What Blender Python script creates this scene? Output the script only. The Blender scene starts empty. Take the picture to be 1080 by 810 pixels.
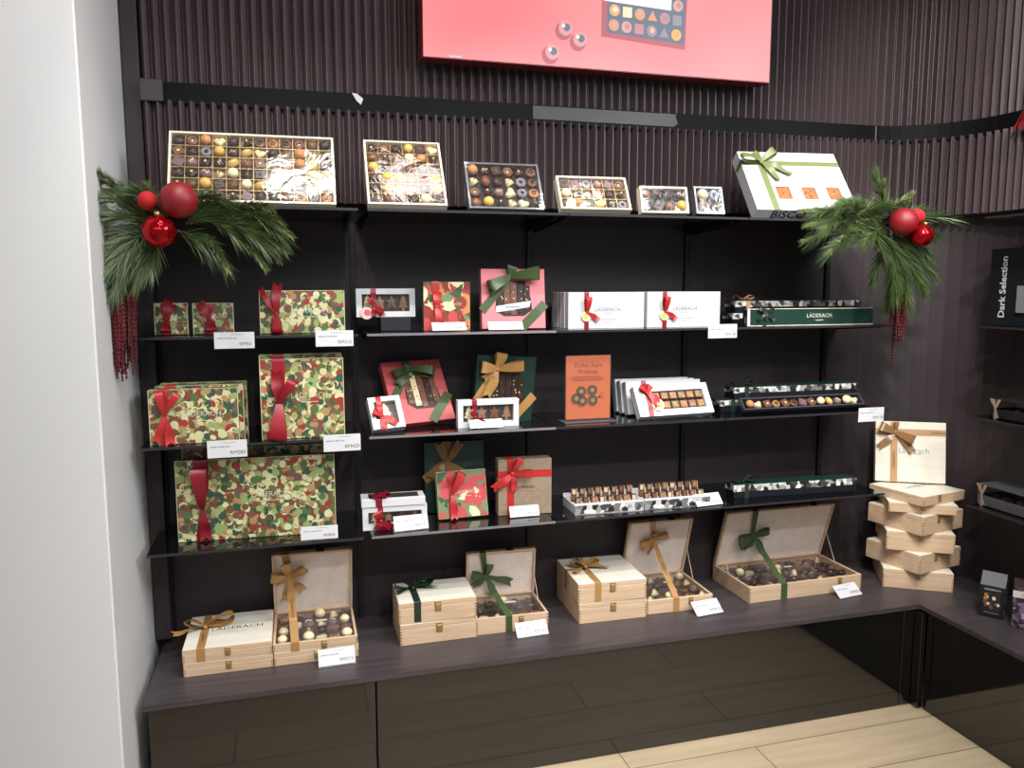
import bpy, math, random
from mathutils import Vector, Matrix, Euler
R = math.radians
PI = math.pi
random.seed(7)
scene = bpy.context.scene
COL = scene.collection

# ------------------------------------------------------------------ camera
CAM = (0.3972, -2.5996, 1.5003)
YAW, PITCH, ROLL, FPX = 15.5839, 6.9557, 0.1235, 837.44
cd = bpy.data.cameras.new('camera')
cam = bpy.data.objects.new('camera', cd)
COL.objects.link(cam)
cam.location = CAM
cam.rotation_euler = (Matrix.Rotation(R(-YAW), 3, 'Z') @ Matrix.Rotation(R(90 - PITCH), 3, 'X') @ Matrix.Rotation(R(-ROLL), 3, 'Z')).to_euler()
cd.sensor_fit = 'HORIZONTAL'
cd.sensor_width = 36.0
cd.lens = 36.0 * FPX / 1080.0
cd.clip_start = 0.05
scene.camera = cam

# ------------------------------------------------------------------ light
scene.view_settings.view_transform = 'Standard'
scene.view_settings.look = 'None'
scene.view_settings.gamma = 1.0
scene.view_settings.use_curve_mapping = False
scene.view_settings.exposure = -0.12

world = bpy.data.worlds.new('world')
scene.world = world
world.use_nodes = True
bg = world.node_tree.nodes['Background']
bg.inputs['Color'].default_value = (0.93, 0.96, 1.0, 1)
bg.inputs['Strength'].default_value = 0.30


def spot(x, y, z, tx, ty, tz, power, size=70, blend=0.6, rad=0.035, col=(1.0, 0.975, 0.94)):
    l = bpy.data.lights.new('ceiling_or_added_spot', 'SPOT')
    l.energy = power
    l.spot_size = R(size)
    l.spot_blend = blend
    l.shadow_soft_size = rad
    l.color = col
    o = bpy.data.objects.new('ceiling_or_added_spot', l)
    COL.objects.link(o)
    o.location = (x, y, z)
    o.rotation_euler = (Vector((tx, ty, tz)) - Vector((x, y, z))).to_track_quat('-Z', 'Y').to_euler()
    return o


SPOT_W = 39
for sx in (0.24, 0.70, 1.25, 1.90, 2.50):
    spot(sx, -1.35, 2.88, sx + 0.02, -0.10, 0.95, SPOT_W, rad=0.022)
for sx in (0.38, 0.95, 1.60, 2.25):
    spot(sx, -0.86, 2.88, sx + 0.02, -0.15, 0.80, SPOT_W * 0.6, size=62, rad=0.022)
for sx in (0.5, 1.2, 1.9):
    spot(sx, -1.80, 2.88, sx + 0.1, -0.25, 0.5, SPOT_W * 0.75, rad=0.022)
for sx in (0.62, 1.25, 2.0):  # added fill row behind the camera, brightens the open lids
    spot(sx, -3.1, 2.88, sx + 0.15, -0.10, 0.50, 60, size=38, rad=0.05)
spot(1.5, -2.3, 2.9, 1.7, -0.7, 0.0, 55, size=80)
spot(1.75, -1.7, 2.88, 2.85, -0.35, 1.70, 120, size=60)  # added spot, brightens the curved ribs and right-hand wall
spot(1.1, -2.3, 2.88, 2.80, -0.30, 1.20, 90, size=34)  # second added spot, lifts the lower right-hand wall


def area(x, y, z, sx, sy, rot, power, col=(1, 0.97, 0.93)):
    l = bpy.data.lights.new('added_area_light', 'AREA')
    l.shape = 'RECTANGLE'
    l.size, l.size_y = sx, sy
    l.energy = power
    l.color = col
    o = bpy.data.objects.new('added_area_light', l)
    COL.objects.link(o)
    o.location = (x, y, z)
    o.rotation_euler = rot
    return o


area(0.2, -3.8, 2.9, 3.4, 1.4, (R(24), 0, 0), 40, col=(0.96, 0.98, 1.0))  # added broad fill behind the camera, no fitting of the room
area(2.7, -2.3, 2.9, 1.2, 1.6, (0, R(52), 0), 130, col=(0.92, 0.96, 1.0))  # added side fill, brightens the return face of the white pillar
area(0.60, -0.84, 2.92, 0.30, 0.16, (0, 0, 0), 1.7)  # added only to throw glare on the largest tray's wrap
area(0.92, -0.52, 2.92, 0.36, 0.16, (0, 0, 0), 1.2)  # added only to throw glare on the squarish tray's wrap

# ------------------------------------------------------------------ levels
ZT, Z2, Z3, Z4, ZC = 1.7168, 1.3659, 1.0595, 0.7530, 0.3793
YW = 0.06            # face of the wall behind the shelves
BAY = 0.6


# ------------------------------------------------------------------ materials
def lin(c):
    return tuple(((v / 255.0) / 12.92 if v / 255.0 <= 0.04045 else ((v / 255.0 + 0.055) / 1.055) ** 2.4) for v in c) + (1.0,)


MATS = {}


def mat(name, rgb, rough=0.5, metal=0.0, spec=0.5, coat=0.0, sheen=0.0, emit=0.0):
    if name in MATS:
        return MATS[name]
    m = bpy.data.materials.new(name)
    m.use_nodes = True
    b = m.node_tree.nodes['Principled BSDF']
    b.inputs['Base Color'].default_value = lin(rgb)
    b.inputs['Roughness'].default_value = rough
    b.inputs['Metallic'].default_value = metal
    b.inputs['Specular IOR Level'].default_value = spec
    b.inputs['Coat Weight'].default_value = coat
    b.inputs['Sheen Weight'].default_value = sheen
    if emit:
        b.inputs['Emission Color'].default_value = lin(rgb)
        b.inputs['Emission Strength'].default_value = emit
    MATS[name] = m
    return m


def grain(name, c1, c2, scale=(3, 3, 40), rough=0.5, bump=0.05, detail=6, coord='Object', spec=0.5):
    """noise stretched along one axis: wood grain, brushed board"""
    if name in MATS:
        return MATS[name]
    m = mat(name, c1, rough, spec=spec)
    nt = m.node_tree
    b = nt.nodes['Principled BSDF']
    tc = nt.nodes.new('ShaderNodeTexCoord')
    mp = nt.nodes.new('ShaderNodeMapping')
    mp.inputs['Scale'].default_value = scale
    nz = nt.nodes.new('ShaderNodeTexNoise')
    nz.inputs['Scale'].default_value = 1.0
    nz.inputs['Detail'].default_value = detail
    nz.inputs['Roughness'].default_value = 0.62
    rp = nt.nodes.new('ShaderNodeValToRGB')
    rp.color_ramp.elements[0].position = 0.33
    rp.color_ramp.elements[1].position = 0.67
    rp.color_ramp.elements[0].color = lin(c1)
    rp.color_ramp.elements[1].color = lin(c2)
    nt.links.new(tc.outputs[coord], mp.inputs['Vector'])
    nt.links.new(mp.outputs[0], nz.inputs['Vector'])
    nt.links.new(nz.outputs['Fac'], rp.inputs[0])
    nt.links.new(rp.outputs[0], b.inputs['Base Color'])
    if bump:
        bp = nt.nodes.new('ShaderNodeBump')
        bp.inputs['Strength'].default_value = bump
        bp.inputs['Distance'].default_value = 0.002
        nt.links.new(nz.outputs['Fac'], bp.inputs['Height'])
        nt.links.new(bp.outputs[0], b.inputs['Normal'])
    return m


def cells(name, colors, scale=60, rough=0.5):
    """voronoi cells in a few flat colours: printed all-over patterns"""
    if name in MATS:
        return MATS[name]
    m = mat(name, colors[0], rough)
    nt = m.node_tree
    b = nt.nodes['Principled BSDF']
    tc = nt.nodes.new('ShaderNodeTexCoord')
    vo = nt.nodes.new('ShaderNodeTexVoronoi')
    vo.inputs['Scale'].default_value = scale
    sp = nt.nodes.new('ShaderNodeSeparateColor')
    rp = nt.nodes.new('ShaderNodeValToRGB')
    rp.color_ramp.interpolation = 'CONSTANT'
    e = rp.color_ramp.elements
    n = len(colors)
    e[0].position = 0.0
    e[0].color = lin(colors[0])
    e[1].position = 1.0 / n
    e[1].color = lin(colors[1])
    for i in range(2, n):
        k = e.new(i / n)
        k.color = lin(colors[i])
    nt.links.new(tc.outputs['Object'], vo.inputs['Vector'])
    nt.links.new(vo.outputs['Color'], sp.inputs[0])
    nt.links.new(sp.outputs[0], rp.inputs[0])
    nt.links.new(rp.outputs[0], b.inputs['Base Color'])
    return m


def film_mat(name, fac=0.16, rough=0.10, bump=0.5, scale=14.0):
    """clear wrap: see-through with a broken, creased shine"""
    m = bpy.data.materials.new(name)
    m.use_nodes = True
    nt = m.node_tree
    nt.nodes.clear()
    out = nt.nodes.new('ShaderNodeOutputMaterial')
    mix = nt.nodes.new('ShaderNodeMixShader')
    tr = nt.nodes.new('ShaderNodeBsdfTransparent')
    gl = nt.nodes.new('ShaderNodeBsdfGlossy')
    gl.inputs['Roughness'].default_value = rough
    tc = nt.nodes.new('ShaderNodeTexCoord')
    nz = nt.nodes.new('ShaderNodeTexNoise')
    nz.inputs['Scale'].default_value = scale
    nz.inputs['Detail'].default_value = 3
    nz.inputs['Distortion'].default_value = 1.2
    bp = nt.nodes.new('ShaderNodeBump')
    bp.inputs['Strength'].default_value = bump
    bp.inputs['Distance'].default_value = 0.012
    mix.inputs[0].default_value = fac
    nt.links.new(tc.outputs['Object'], nz.inputs['Vector'])
    nt.links.new(nz.outputs['Fac'], bp.inputs['Height'])
    nt.links.new(bp.outputs[0], gl.inputs['Normal'])
    nt.links.new(tr.outputs[0], mix.inputs[1])
    nt.links.new(gl.outputs[0], mix.inputs[2])
    nt.links.new(mix.outputs[0], out.inputs['Surface'])
    MATS[name] = m
    return m


M_wall = grain('dark_board', (43, 34, 37), (52, 42, 45), (60, 60, 1.5), 0.55, 0.03)
M_rib = grain('rib_board', (70, 58, 61), (84, 71, 73), (90, 90, 2), 0.5, 0.03)
M_band = mat('band_black', (7, 7, 10), 0.6, spec=0.15)
M_tape = mat('tape_grey', (62, 60, 64), 0.5)
M_post = mat('post_black', (14, 13, 16), 0.45)
M_shelf = mat('shelf_gloss', (9, 9, 12), 0.07)
M_edge = mat('shelf_edge', (118, 114, 118), 0.3)
M_edge2 = mat('shelf_edge_dark', (42, 40, 44), 0.3)
M_gloss = mat('cabinet_gloss', (7, 7, 8), 0.06, spec=1.0)
M_black = mat('black_matt', (18, 18, 21), 0.5)
M_top = grain('worktop_board', (55, 49, 52), (71, 64, 67), (4, 60, 60), 0.40, 0.05)
M_white = mat('pillar_white', (217, 217, 218), 0.35)
M_ceil = mat('ceiling_white', (225, 224, 222), 0.7)
M_groove = mat('groove_grey', (120, 118, 118), 0.6)
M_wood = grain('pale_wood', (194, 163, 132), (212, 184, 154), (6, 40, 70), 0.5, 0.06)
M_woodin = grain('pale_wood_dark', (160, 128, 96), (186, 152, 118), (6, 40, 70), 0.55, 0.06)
M_joint = mat('joint_brown', (150, 112, 78), 0.6)
M_lidtop = grain('cream_wood', (226, 219, 203), (236, 230, 216), (5, 40, 40), 0.45, 0.03)
M_lining = grain('satin_lining', (226, 208, 196), (238, 222, 212), (30, 30, 30), 0.4, 0.02)
M_brass = mat('brass', (172, 146, 92), 0.35, metal=0.55)
M_paper = mat('white_card', (206, 207, 210), 0.45)
M_paperside = mat('white_card_side', (214, 216, 220), 0.5)
M_ink = mat('ink', (60, 58, 60), 0.6)
M_inkl = mat('ink_light', (140, 142, 150), 0.6)
M_silver = mat('foil_text', (206, 198, 176), 0.4)
M_red = mat('ribbon_red', (142, 18, 32), 0.38)
M_redo = mat('ribbon_coral', (180, 44, 44), 0.38)
M_crim = mat('ribbon_crimson', (122, 12, 32), 0.4)
M_gold = mat('ribbon_gold', (168, 126, 74), 0.27)
M_goldprint = mat('ribbon_print', (92, 56, 28), 0.6)
M_tan = mat('ribbon_tan', (190, 148, 108), 0.4)
M_brown = mat('ribbon_brown', (132, 96, 50), 0.4)
M_green = mat('ribbon_green', (64, 82, 48), 0.36)
M_olive = mat('ribbon_olive', (112, 124, 74), 0.36)
M_dkgreen = mat('ribbon_dark_green', (34, 50, 38), 0.4)
M_boxgreen = mat('box_green', (25, 52, 45), 0.3)
M_cream = mat('cream_card', (232, 222, 196), 0.5)
M_trayb = mat('tray_black', (30, 31, 36), 0.22)
M_silverrim = mat('tray_silver_rim', (120, 122, 130), 0.25, metal=0.4)
M_golddiv = mat('tray_gold', (186, 164, 112), 0.35, metal=0.3)
M_trayin = mat('tray_inner', (116, 94, 66), 0.4)
M_kraft = grain('kraft', (142, 123, 102), (156, 137, 115), (60, 60, 60), 0.6, 0.05)
M_kraftcut = mat('kraft_fold', (140, 116, 92), 0.6)
M_coral = mat('box_coral', (194, 88, 88), 0.4)
M_pink = mat('box_pink', (226, 128, 136), 0.4)
M_mark = mat('dark_plum', (122, 40, 48), 0.4)
M_orange = mat('poster_orange', (190, 100, 62), 0.5)
M_film = film_mat('clear_film', 0.15, 0.08, 0.28, 9.0)
M_film2 = film_mat('clear_film_soft', 0.07, 0.12, 0.3, 10)
M_film3 = film_mat('clear_film_haze', 0.13, 0.32, 0.5, 16)
M_acryl = film_mat('clear_acrylic', 0.06, 0.05, 0.0, 4)
M_praline = cells('praline_print', [(30, 30, 32), (196, 194, 190), (112, 110, 108), (222, 220, 212), (60, 60, 62), (150, 146, 140)], 55)
M_purple = cells('purple_print', [(52, 42, 56), (122, 100, 122), (80, 66, 84), (178, 158, 178), (40, 32, 42)], 70)
CH_D = mat('choc_dark', (52, 34, 28), 0.35)
CH_M = mat('choc_milk', (112, 72, 50), 0.38)
CH_W = mat('choc_white', (232, 216, 172), 0.4)
CH_C = mat('choc_caramel', (184, 128, 82), 0.45)
CH_G = mat('choc_golden', (204, 164, 84), 0.45)
CH_R = mat('choc_mauve', (116, 84, 86), 0.4)
CH_B = mat('choc_grey', (120, 118, 126), 0.35)

PAT = [mat('print_%s' % n, c, 0.45) for n, c in (
    ('olive', (106, 112, 70)), ('cream', (206, 200, 150)), ('sage', (146, 164, 104)), ('moss', (84, 106, 60)), ('pine', (48, 82, 66)),
    ('brown', (118, 76, 52)), ('tan', (170, 134, 90)), ('red', (150, 50, 46)), ('mauve', (112, 82, 74)), ('butter', (214, 210, 166)))]
M_patside = cells('print_side', [(106, 112, 70), (200, 194, 150), (48, 82, 66), (118, 76, 52), (84, 106, 60)], 70)
LEAF = [mat('leaf_%s' % n, c, 0.45) for n, c in (
    ('base', (78, 96, 62)), ('red', (150, 50, 44)), ('rose', (196, 74, 76)), ('cream', (228, 222, 170)), ('orange', (206, 128, 78)),
    ('green', (54, 84, 56)), ('teal', (110, 136, 98)), ('rust', (134, 62, 44)))]


# ------------------------------------------------------------------ mesh collector
class G:
    def __init__(s):
        s.v, s.f, s.m, s.mats = [], [], [], []

    def mi(s, m):
        if m not in s.mats:
            s.mats.append(m)
        return s.mats.index(m)

    def add(s, vs, fs, m, M=None):
        o = len(s.v)
        i = s.mi(m)
        for p in vs:
            s.v.append(tuple(M @ Vector(p)) if M is not None else tuple(p))
        for f in fs:
            s.f.append(tuple(o + k for k in f))
            s.m.append(i)

    def box(s, x0, x1, y0, y1, z0, z1, m, M=None):
        vs = [(x0, y0, z0), (x1, y0, z0), (x1, y1, z0), (x0, y1, z0), (x0, y0, z1), (x1, y0, z1), (x1, y1, z1), (x0, y1, z1)]
        s.add(vs, [(0, 3, 2, 1), (4, 5, 6, 7), (0, 1, 5, 4), (1, 2, 6, 5), (2, 3, 7, 6), (3, 0, 4, 7)], m, M)

    def bbox(s, x0, x1, y0, y1, z0, z1, m, b=0.0015, M=None):
        """box with chamfered edges"""
        b = min(b, (x1 - x0) * .3, (y1 - y0) * .3, (z1 - z0) * .3)
        X, Y, Z = (x0, x1), (y0, y1), (z0, z1)
        vs, idx = [], {}
        for i in (0, 1):
            for j in (0, 1):
                for k in (0, 1):
                    dx, dy, dz = (b if i == 0 else -b), (b if j == 0 else -b), (b if k == 0 else -b)
                    for a in range(3):
                        p = [X[i] + dx, Y[j] + dy, Z[k] + dz]
                        p[a] = (X[i], Y[j], Z[k])[a]
                        idx[(i, j, k, a)] = len(vs)
                        vs.append(tuple(p))
        fs = []

        def q(l):
            fs.append(tuple(idx[t] for t in l))
        for i in (0, 1):
            q([(i, 0, 0, 0), (i, 1, 0, 0), (i, 1, 1, 0), (i, 0, 1, 0)])
            q([(0, i, 0, 1), (1, i, 0, 1), (1, i, 1, 1), (0, i, 1, 1)])
            q([(0, 0, i, 2), (1, 0, i, 2), (1, 1, i, 2), (0, 1, i, 2)])
            for j in (0, 1):
                q([(i, j, 0, 0), (i, j, 1, 0), (i, j, 1, 1), (i, j, 0, 1)])
                q([(i, 0, j, 0), (i, 1, j, 0), (i, 1, j, 2), (i, 0, j, 2)])
                q([(0, i, j, 1), (1, i, j, 1), (1, i, j, 2), (0, i, j, 2)])
                for k in (0, 1):
                    q([(i, j, k, 0), (i, j, k, 1), (i, j, k, 2)])
        s.add(vs, fs, m, M)

    def tube(s, pts, rad, m, n=8, M=None, caps=True):
        pts = [Vector(p) for p in pts]
        if not hasattr(rad, '__len__'):
            rad = [rad] * len(pts)
        vs, fs = [], []
        ref = None
        for i, p in enumerate(pts):
            t = (pts[min(i + 1, len(pts) - 1)] - pts[max(i - 1, 0)]).normalized()
            if ref is None:
                ref = t.orthogonal().normalized()
            a = (ref - t * ref.dot(t))
            a = a.normalized() if a.length > 1e-6 else t.orthogonal().normalized()
            ref = a
            b = t.cross(a)
            for k in range(n):
                w = 2 * PI * k / n
                vs.append(p + (a * math.cos(w) + b * math.sin(w)) * rad[i])
        for i in range(len(pts) - 1):
            for k in range(n):
                fs.append((i * n + k, i * n + (k + 1) % n, (i + 1) * n + (k + 1) % n, (i + 1) * n + k))
        if caps:
            fs.append(tuple(range(n - 1, -1, -1)))
            fs.append(tuple(range((len(pts) - 1) * n, len(pts) * n)))
        s.add(vs, fs, m, M)

    def lathe(s, prof, m, n=16, M=None):
        """prof: list of (radius, z)"""
        vs, fs = [], []
        for r, z in prof:
            for k in range(n):
                w = 2 * PI * k / n
                vs.append((r * math.cos(w), r * math.sin(w), z))
        for i in range(len(prof) - 1):
            for k in range(n):
                fs.append((i * n + k, i * n + (k + 1) % n, (i + 1) * n + (k + 1) % n, (i + 1) * n + k))
        fs.append(tuple(range(n - 1, -1, -1)))
        fs.append(tuple(range((len(prof) - 1) * n, len(prof) * n)))
        s.add(vs, fs, m, M)

    def ball(s, c, r, m, n=16, M=None, sq=(1, 1, 1)):
        vs, fs = [], []
        h = n // 2
        for i in range(h + 1):
            a = PI * i / h
            for k in range(n):
                w = 2 * PI * k / n
                vs.append((c[0] + r * sq[0] * math.sin(a) * math.cos(w), c[1] + r * sq[1] * math.sin(a) * math.sin(w), c[2] + r * sq[2] * math.cos(a)))
        for i in range(h):
            for k in range(n):
                fs.append((i * n + k, (i + 1) * n + k, (i + 1) * n + (k + 1) % n, i * n + (k + 1) % n))
        s.add(vs, fs, m, M)

    def prism(s, poly, y0, y1, m, M=None):
        """poly in x,z; front at y0"""
        n = len(poly)
        vs = [(x, y0, z) for x, z in poly] + [(x, y1, z) for x, z in poly]
        fs = [tuple(range(n)), tuple(range(2 * n - 1, n - 1, -1))]
        for k in range(n):
            fs.append((k, n + k, n + (k + 1) % n, (k + 1) % n))
        s.add(vs, fs, m, M)

    def strip(s, pts, widths, sides, m, M=None, notch=0.0):
        vs, fs = [], []
        for p, w, d in zip(pts, widths, sides):
            p = Vector(p)
            d = Vector(d).normalized() * (w / 2)
            vs += [p - d, p, p + d]
        if notch:
            t = (Vector(pts[-1]) - Vector(pts[-2])).normalized()
            vs[-2] = vs[-2] - t * notch
        for i in range(len(pts) - 1):
            a = i * 3
            fs += [(a, a + 1, a + 4, a + 3), (a + 1, a + 2, a + 5, a + 4)]
        s.add(vs, fs, m, M)

    def mesh(s, name, smooth=False):
        me = bpy.data.meshes.new(name)
        me.from_pydata(s.v, [], s.f)
        for m in s.mats:
            me.materials.append(m)
        me.polygons.foreach_set('material_index', s.m)
        if smooth:
            me.polygons.foreach_set('use_smooth', [True] * len(me.polygons))
        me.update()
        return me

    def build(s, name, parent=None, smooth=False, label=None, loc=None, rot=None):
        o = bpy.data.objects.new(name, s.mesh(name, smooth))
        COL.objects.link(o)
        if parent is not None:
            o.parent = parent
        if loc:
            o.location = loc
        if rot:
            o.rotation_euler = rot
        if label:
            o['label'] = label
        return o


def tag(o, label, cat, group=None, kind=None):
    o['label'] = label
    o['category'] = cat
    if group:
        o['group'] = group
    if kind:
        o['kind'] = kind
    return o


def root(name, label, cat, loc, yaw=0.0, tilt=0.0, roll=0.0, group=None):
    """an Empty at the thing's foot; local x right, z up, front faces -y"""
    o = bpy.data.objects.new(name, None)
    o.empty_display_size = 0.02
    COL.objects.link(o)
    o.location = loc
    o.rotation_mode = 'YXZ'
    o.rotation_euler = (R(-tilt), R(roll), R(yaw))
    return tag(o, label, cat, group)


def struct(g, name, **k):
    o = g.build(name, **k)
    o['kind'] = 'structure'
    return o


def copy_thing(src, loc, label, yaw=0.0, tilt=0.0, roll=0.0, group=None):
    c = src.copy()
    COL.objects.link(c)
    c.location = loc
    c.rotation_euler = (R(-tilt), R(roll), R(yaw))
    c['label'] = label
    if group:
        c['group'] = group
    for ch in src.children:
        d = ch.copy()
        COL.objects.link(d)
        d.parent = c
        for gr in ch.children:
            e = gr.copy()
            COL.objects.link(e)
            e.parent = d
    return c


# lettering: text outlines turned into flat meshes once per string
TXT = {}


def letter(s):
    if s not in TXT:
        bold = s in ('Dark Selection', 'BISCOFLOREN')
        cu = bpy.data.curves.new('txt', 'FONT')
        cu.body = s
        cu.align_x = 'CENTER'
        cu.align_y = 'CENTER'
        cu.resolution_u = 2
        cu.offset = 0.022 if bold else 0.0
        o = bpy.data.objects.new('txt', cu)
        COL.objects.link(o)
        dg = bpy.context.evaluated_depsgraph_get()
        dg.update()
        me = bpy.data.meshes.new_from_object(o.evaluated_get(dg))
        TXT[s] = ([tuple(v.co) for v in me.vertices], [tuple(p.vertices) for p in me.polygons])
        bpy.data.objects.remove(o)
        bpy.data.curves.remove(cu)
        bpy.data.meshes.remove(me)
    return TXT[s]


for s_ in ('LÄDERACH', 'Läderach', 'Dark Selection', 'Dubai Style', 'Pralinés', 'BISCOFLOREN', 'RM50', 'RM215', 'RM285', 'RM420', 'RM805', 'RM138', 'RM98', 'RM118', 'RM158', 'RM75'):
    letter(s_)


def text(g, s, size, M, m):
    """text in the x,y plane of M, facing +z of M"""
    v, f = letter(s)
    g.add([(a * size, b * size, 0) for a, b, c in v], f, m, M)


def front(x, z, y=0.0, spin=0.0):
    """frame on a front face: text x -> local x, y -> local z, facing -y"""
    return Matrix.Translation((x, y, z)) @ Matrix.Rotation(R(90), 4, 'X') @ Matrix.Rotation(R(spin), 4, 'Z')


# ------------------------------------------------------------------ the room
g = G()
g.box(-3.2, 3.4, -5.0, 0.3, -0.05, 0.0, mat('floor_oak', (214, 196, 166), 0.42))
fl = struct(g, 'floor')
nt = MATS['floor_oak'].node_tree
b = nt.nodes['Principled BSDF']
tc = nt.nodes.new('ShaderNodeTexCoord')
br = nt.nodes.new('ShaderNodeTexBrick')
br.offset = 0.37
br.inputs['Color1'].default_value = lin((190, 173, 145))
br.inputs['Color2'].default_value = lin((180, 162, 134))
br.inputs['Mortar'].default_value = lin((112, 98, 80))
br.inputs['Scale'].default_value = 1.0
br.inputs['Mortar Size'].default_value = 0.0022
br.inputs['Brick Width'].default_value = 1.2
br.inputs['Row Height'].default_value = 0.2
mp = nt.nodes.new('ShaderNodeMapping')
mp.inputs['Location'].default_value = (0.58, 0.06, 0)
nz = nt.nodes.new('ShaderNodeTexNoise')
mp2 = nt.nodes.new('ShaderNodeMapping')
mp2.inputs['Scale'].default_value = (2.5, 26, 1)
nz.inputs['Scale'].default_value = 1.0
nz.inputs['Detail'].default_value = 5
rp = nt.nodes.new('ShaderNodeValToRGB')
rp.color_ramp.elements[0].position = 0.35
rp.color_ramp.elements[0].color = (0.86, 0.84, 0.81, 1)
rp.color_ramp.elements[1].position = 0.65
rp.color_ramp.elements[1].color = (1, 1, 1, 1)
mx = nt.nodes.new('ShaderNodeMix')
mx.data_type = 'RGBA'
mx.blend_type = 'MULTIPLY'
mx.inputs[0].default_value = 1.0
nt.links.new(tc.outputs['Object'], mp.inputs[0])
nt.links.new(mp.outputs[0], br.inputs['Vector'])
nt.links.new(tc.outputs['Object'], mp2.inputs[0])
nt.links.new(mp2.outputs[0], nz.inputs['Vector'])
nt.links.new(nz.outputs['Fac'], rp.inputs[0])
nt.links.new(br.outputs['Color'], mx.inputs[6])
nt.links.new(rp.outputs[0], mx.inputs[7])
nt.links.new(mx.outputs[2], b.inputs['Base Color'])

g = G()
g.box(-3.2, 3.4, -5.0, 0.3, 3.0, 3.05, M_ceil)
struct(g, 'ceiling')

# white pillar on the left, its return face running back to the dark boards
g = G()
g.bbox(-3.2, -0.046, -0.53, 0.3, 0.0, 3.0, M_white, 0.004)
struct(g, 'wall_left')
g = G()
g.box(-0.4665, -0.4625, -0.5312, -0.5290, 0.0, 0.48, M_groove)
struct(g, 'trim_1')

ARC_R, ARC_C = 0.40, (2.50, -0.34)


def wall_path(off, x0, step, yend=-1.9):
    """points along back wall, round the corner, down the right wall; off = distance towards the room"""
    r = ARC_R - off
    pts = []
    x = x0
    L1 = ARC_C[0] - x0
    La = r * PI / 2
    L2 = ARC_C[1] - yend
    return r, L1, La, L2


def on_path(s_, off, x0):
    """position at arc length s_ measured along the offset-0.05 line"""
    rm = ARC_R - 0.08
    L1 = ARC_C[0] - x0
    La = rm * PI / 2
    r = ARC_R - off
    if s_ <= L1:
        return (x0 + s_, ARC_C[1] + r)
    if s_ <= L1 + La:
        a = (s_ - L1) / rm
        return (ARC_C[0] + r * math.sin(a), ARC_C[1] + r * math.cos(a))
    return (ARC_C[0] + r, ARC_C[1] - (s_ - L1 - La))


S_END = 3.9


def sweep(g, prof, z0, z1, m, x0, back=0.0):
    """prof: list of (arc length, offset) front line; closes to a wall-side line at offset back"""
    n = len(prof)
    vs, fs = [], []
    for s_, off in prof:
        a = on_path(s_, off, x0)
        bk = on_path(s_, back, x0)
        vs += [(a[0], a[1], z0), (a[0], a[1], z1), (bk[0], bk[1], z0), (bk[0], bk[1], z1)]
    for i in range(n - 1):
        a, c = i * 4, i * 4 + 4
        fs += [(a, c, c + 1, a + 1), (a + 1, c + 1, c + 3, a + 3), (a, a + 2, c + 2, c)]
    fs += [(0, 1, 3, 2), ((n - 1) * 4, (n - 1) * 4 + 2, (n - 1) * 4 + 3, (n - 1) * 4 + 1)]
    g.add(vs, fs, m)


g = G()
sweep(g, [(s_ * 0.04, 0.0) for s_ in range(int(S_END / 0.04))], 0.0, 3.0, M_wall, -0.046, back=-0.04)
struct(g, 'wall_back')
# narrow plain stile at the left end
g = G()
g.bbox(-0.044, 0.003, -0.006, 0.062, 0.40, 3.0, M_wall, 0.002)
struct(g, 'trim_2')


def ribs(base, ridge, x0, s0, s1, pitch=0.0302):
    out = []
    s_ = s0
    while s_ < s1:
        out += [(s_, base), (s_ + pitch * 0.40, ridge), (s_ + pitch * 0.48, ridge), (s_ + pitch * 0.92, base)]
        s_ += pitch
    return out


g = G()
sweep(g, ribs(0.062, 0.092, 0.006, 0.0, S_END), 1.762, 2.043, M_rib, 0.006)
struct(g, 'trim_3')
g = G()
sweep(g, ribs(0.052, 0.074, 0.006, 0.0, S_END), 2.094, 3.0, M_rib, 0.006)
struct(g, 'trim_4')
# black strip between the two ribbed fields
g = G()
sweep(g, [(0.062 + s_ * 0.04, 0.077) for s_ in range(int(S_END / 0.04))], 2.036, 2.096, M_band, 0.006)
struct(g, 'trim_5')
g = G()
g.bbox(0.004, 0.066, -0.036, 0.0, 2.036, 2.098, mat('cap_grey', (58, 52, 58), 0.5), 0.002)
tag(g.build('strip_end_cap'), 'small square dark grey cap at the left end of the black strip', 'cap')
g = G()
g.prism([(1.19, 2.050), (1.70, 2.050), (1.716, 2.062), (1.705, 2.085), (1.71, 2.092), (1.19, 2.092)], -0.0195, -0.0172, M_tape)
tag(g.build('tape_strip'), 'length of dark grey tape stuck along the black strip below the red light box', 'tape')
g = G()
g.prism([(0.62, 2.073), (0.632, 2.062), (0.64, 2.080), (0.622, 2.094), (0.606, 2.096)], -0.0215, -0.0172, mat('tape_shine', (205, 208, 214), 0.2))
tag(g.build('tape_scrap'), 'small shiny scrap of clear tape peeling off the black strip', 'tape')

g = G()
g.box(2.528, 2.532, -0.0205, -0.0165, 2.037, 2.094, M_edge)
tag(g.build('strip_joint'), 'thin light grey joint across the black strip where the wall begins to curve', 'joint')
r_ = root('foil_ornament', 'crumpled dark red foil ornament hanging at the right end of the black strip', 'ornament', (2.795, -0.420, 2.03))
g = G()
rd = random.Random(9)
for i in range(9):
    a = rd.uniform(-.9, .9)
    p0 = Vector((-.004, rd.uniform(-.012, .012), .062 - .02 * rd.random()))
    p1 = p0 + Vector((-.008 * rd.random(), .03 * a, -.035 - .02 * rd.random()))
    p2 = p1 + Vector((-.006, .012 * a, -.02))
    g.strip([p0, p1, p2], [.006, .018, .010], [(.4, 1, .3), (.2, 1, -.2), (-.3, 1, .2)], mat('foil_red', (150, 40, 46), .25, metal=.4))
g.build('foil', r_)
g = G()
g.tube([(0, 0, .06), (-.004, 0, .075), (0, .002, .085)], .002, M_paper, 6)
g.build('hook', r_)

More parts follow.
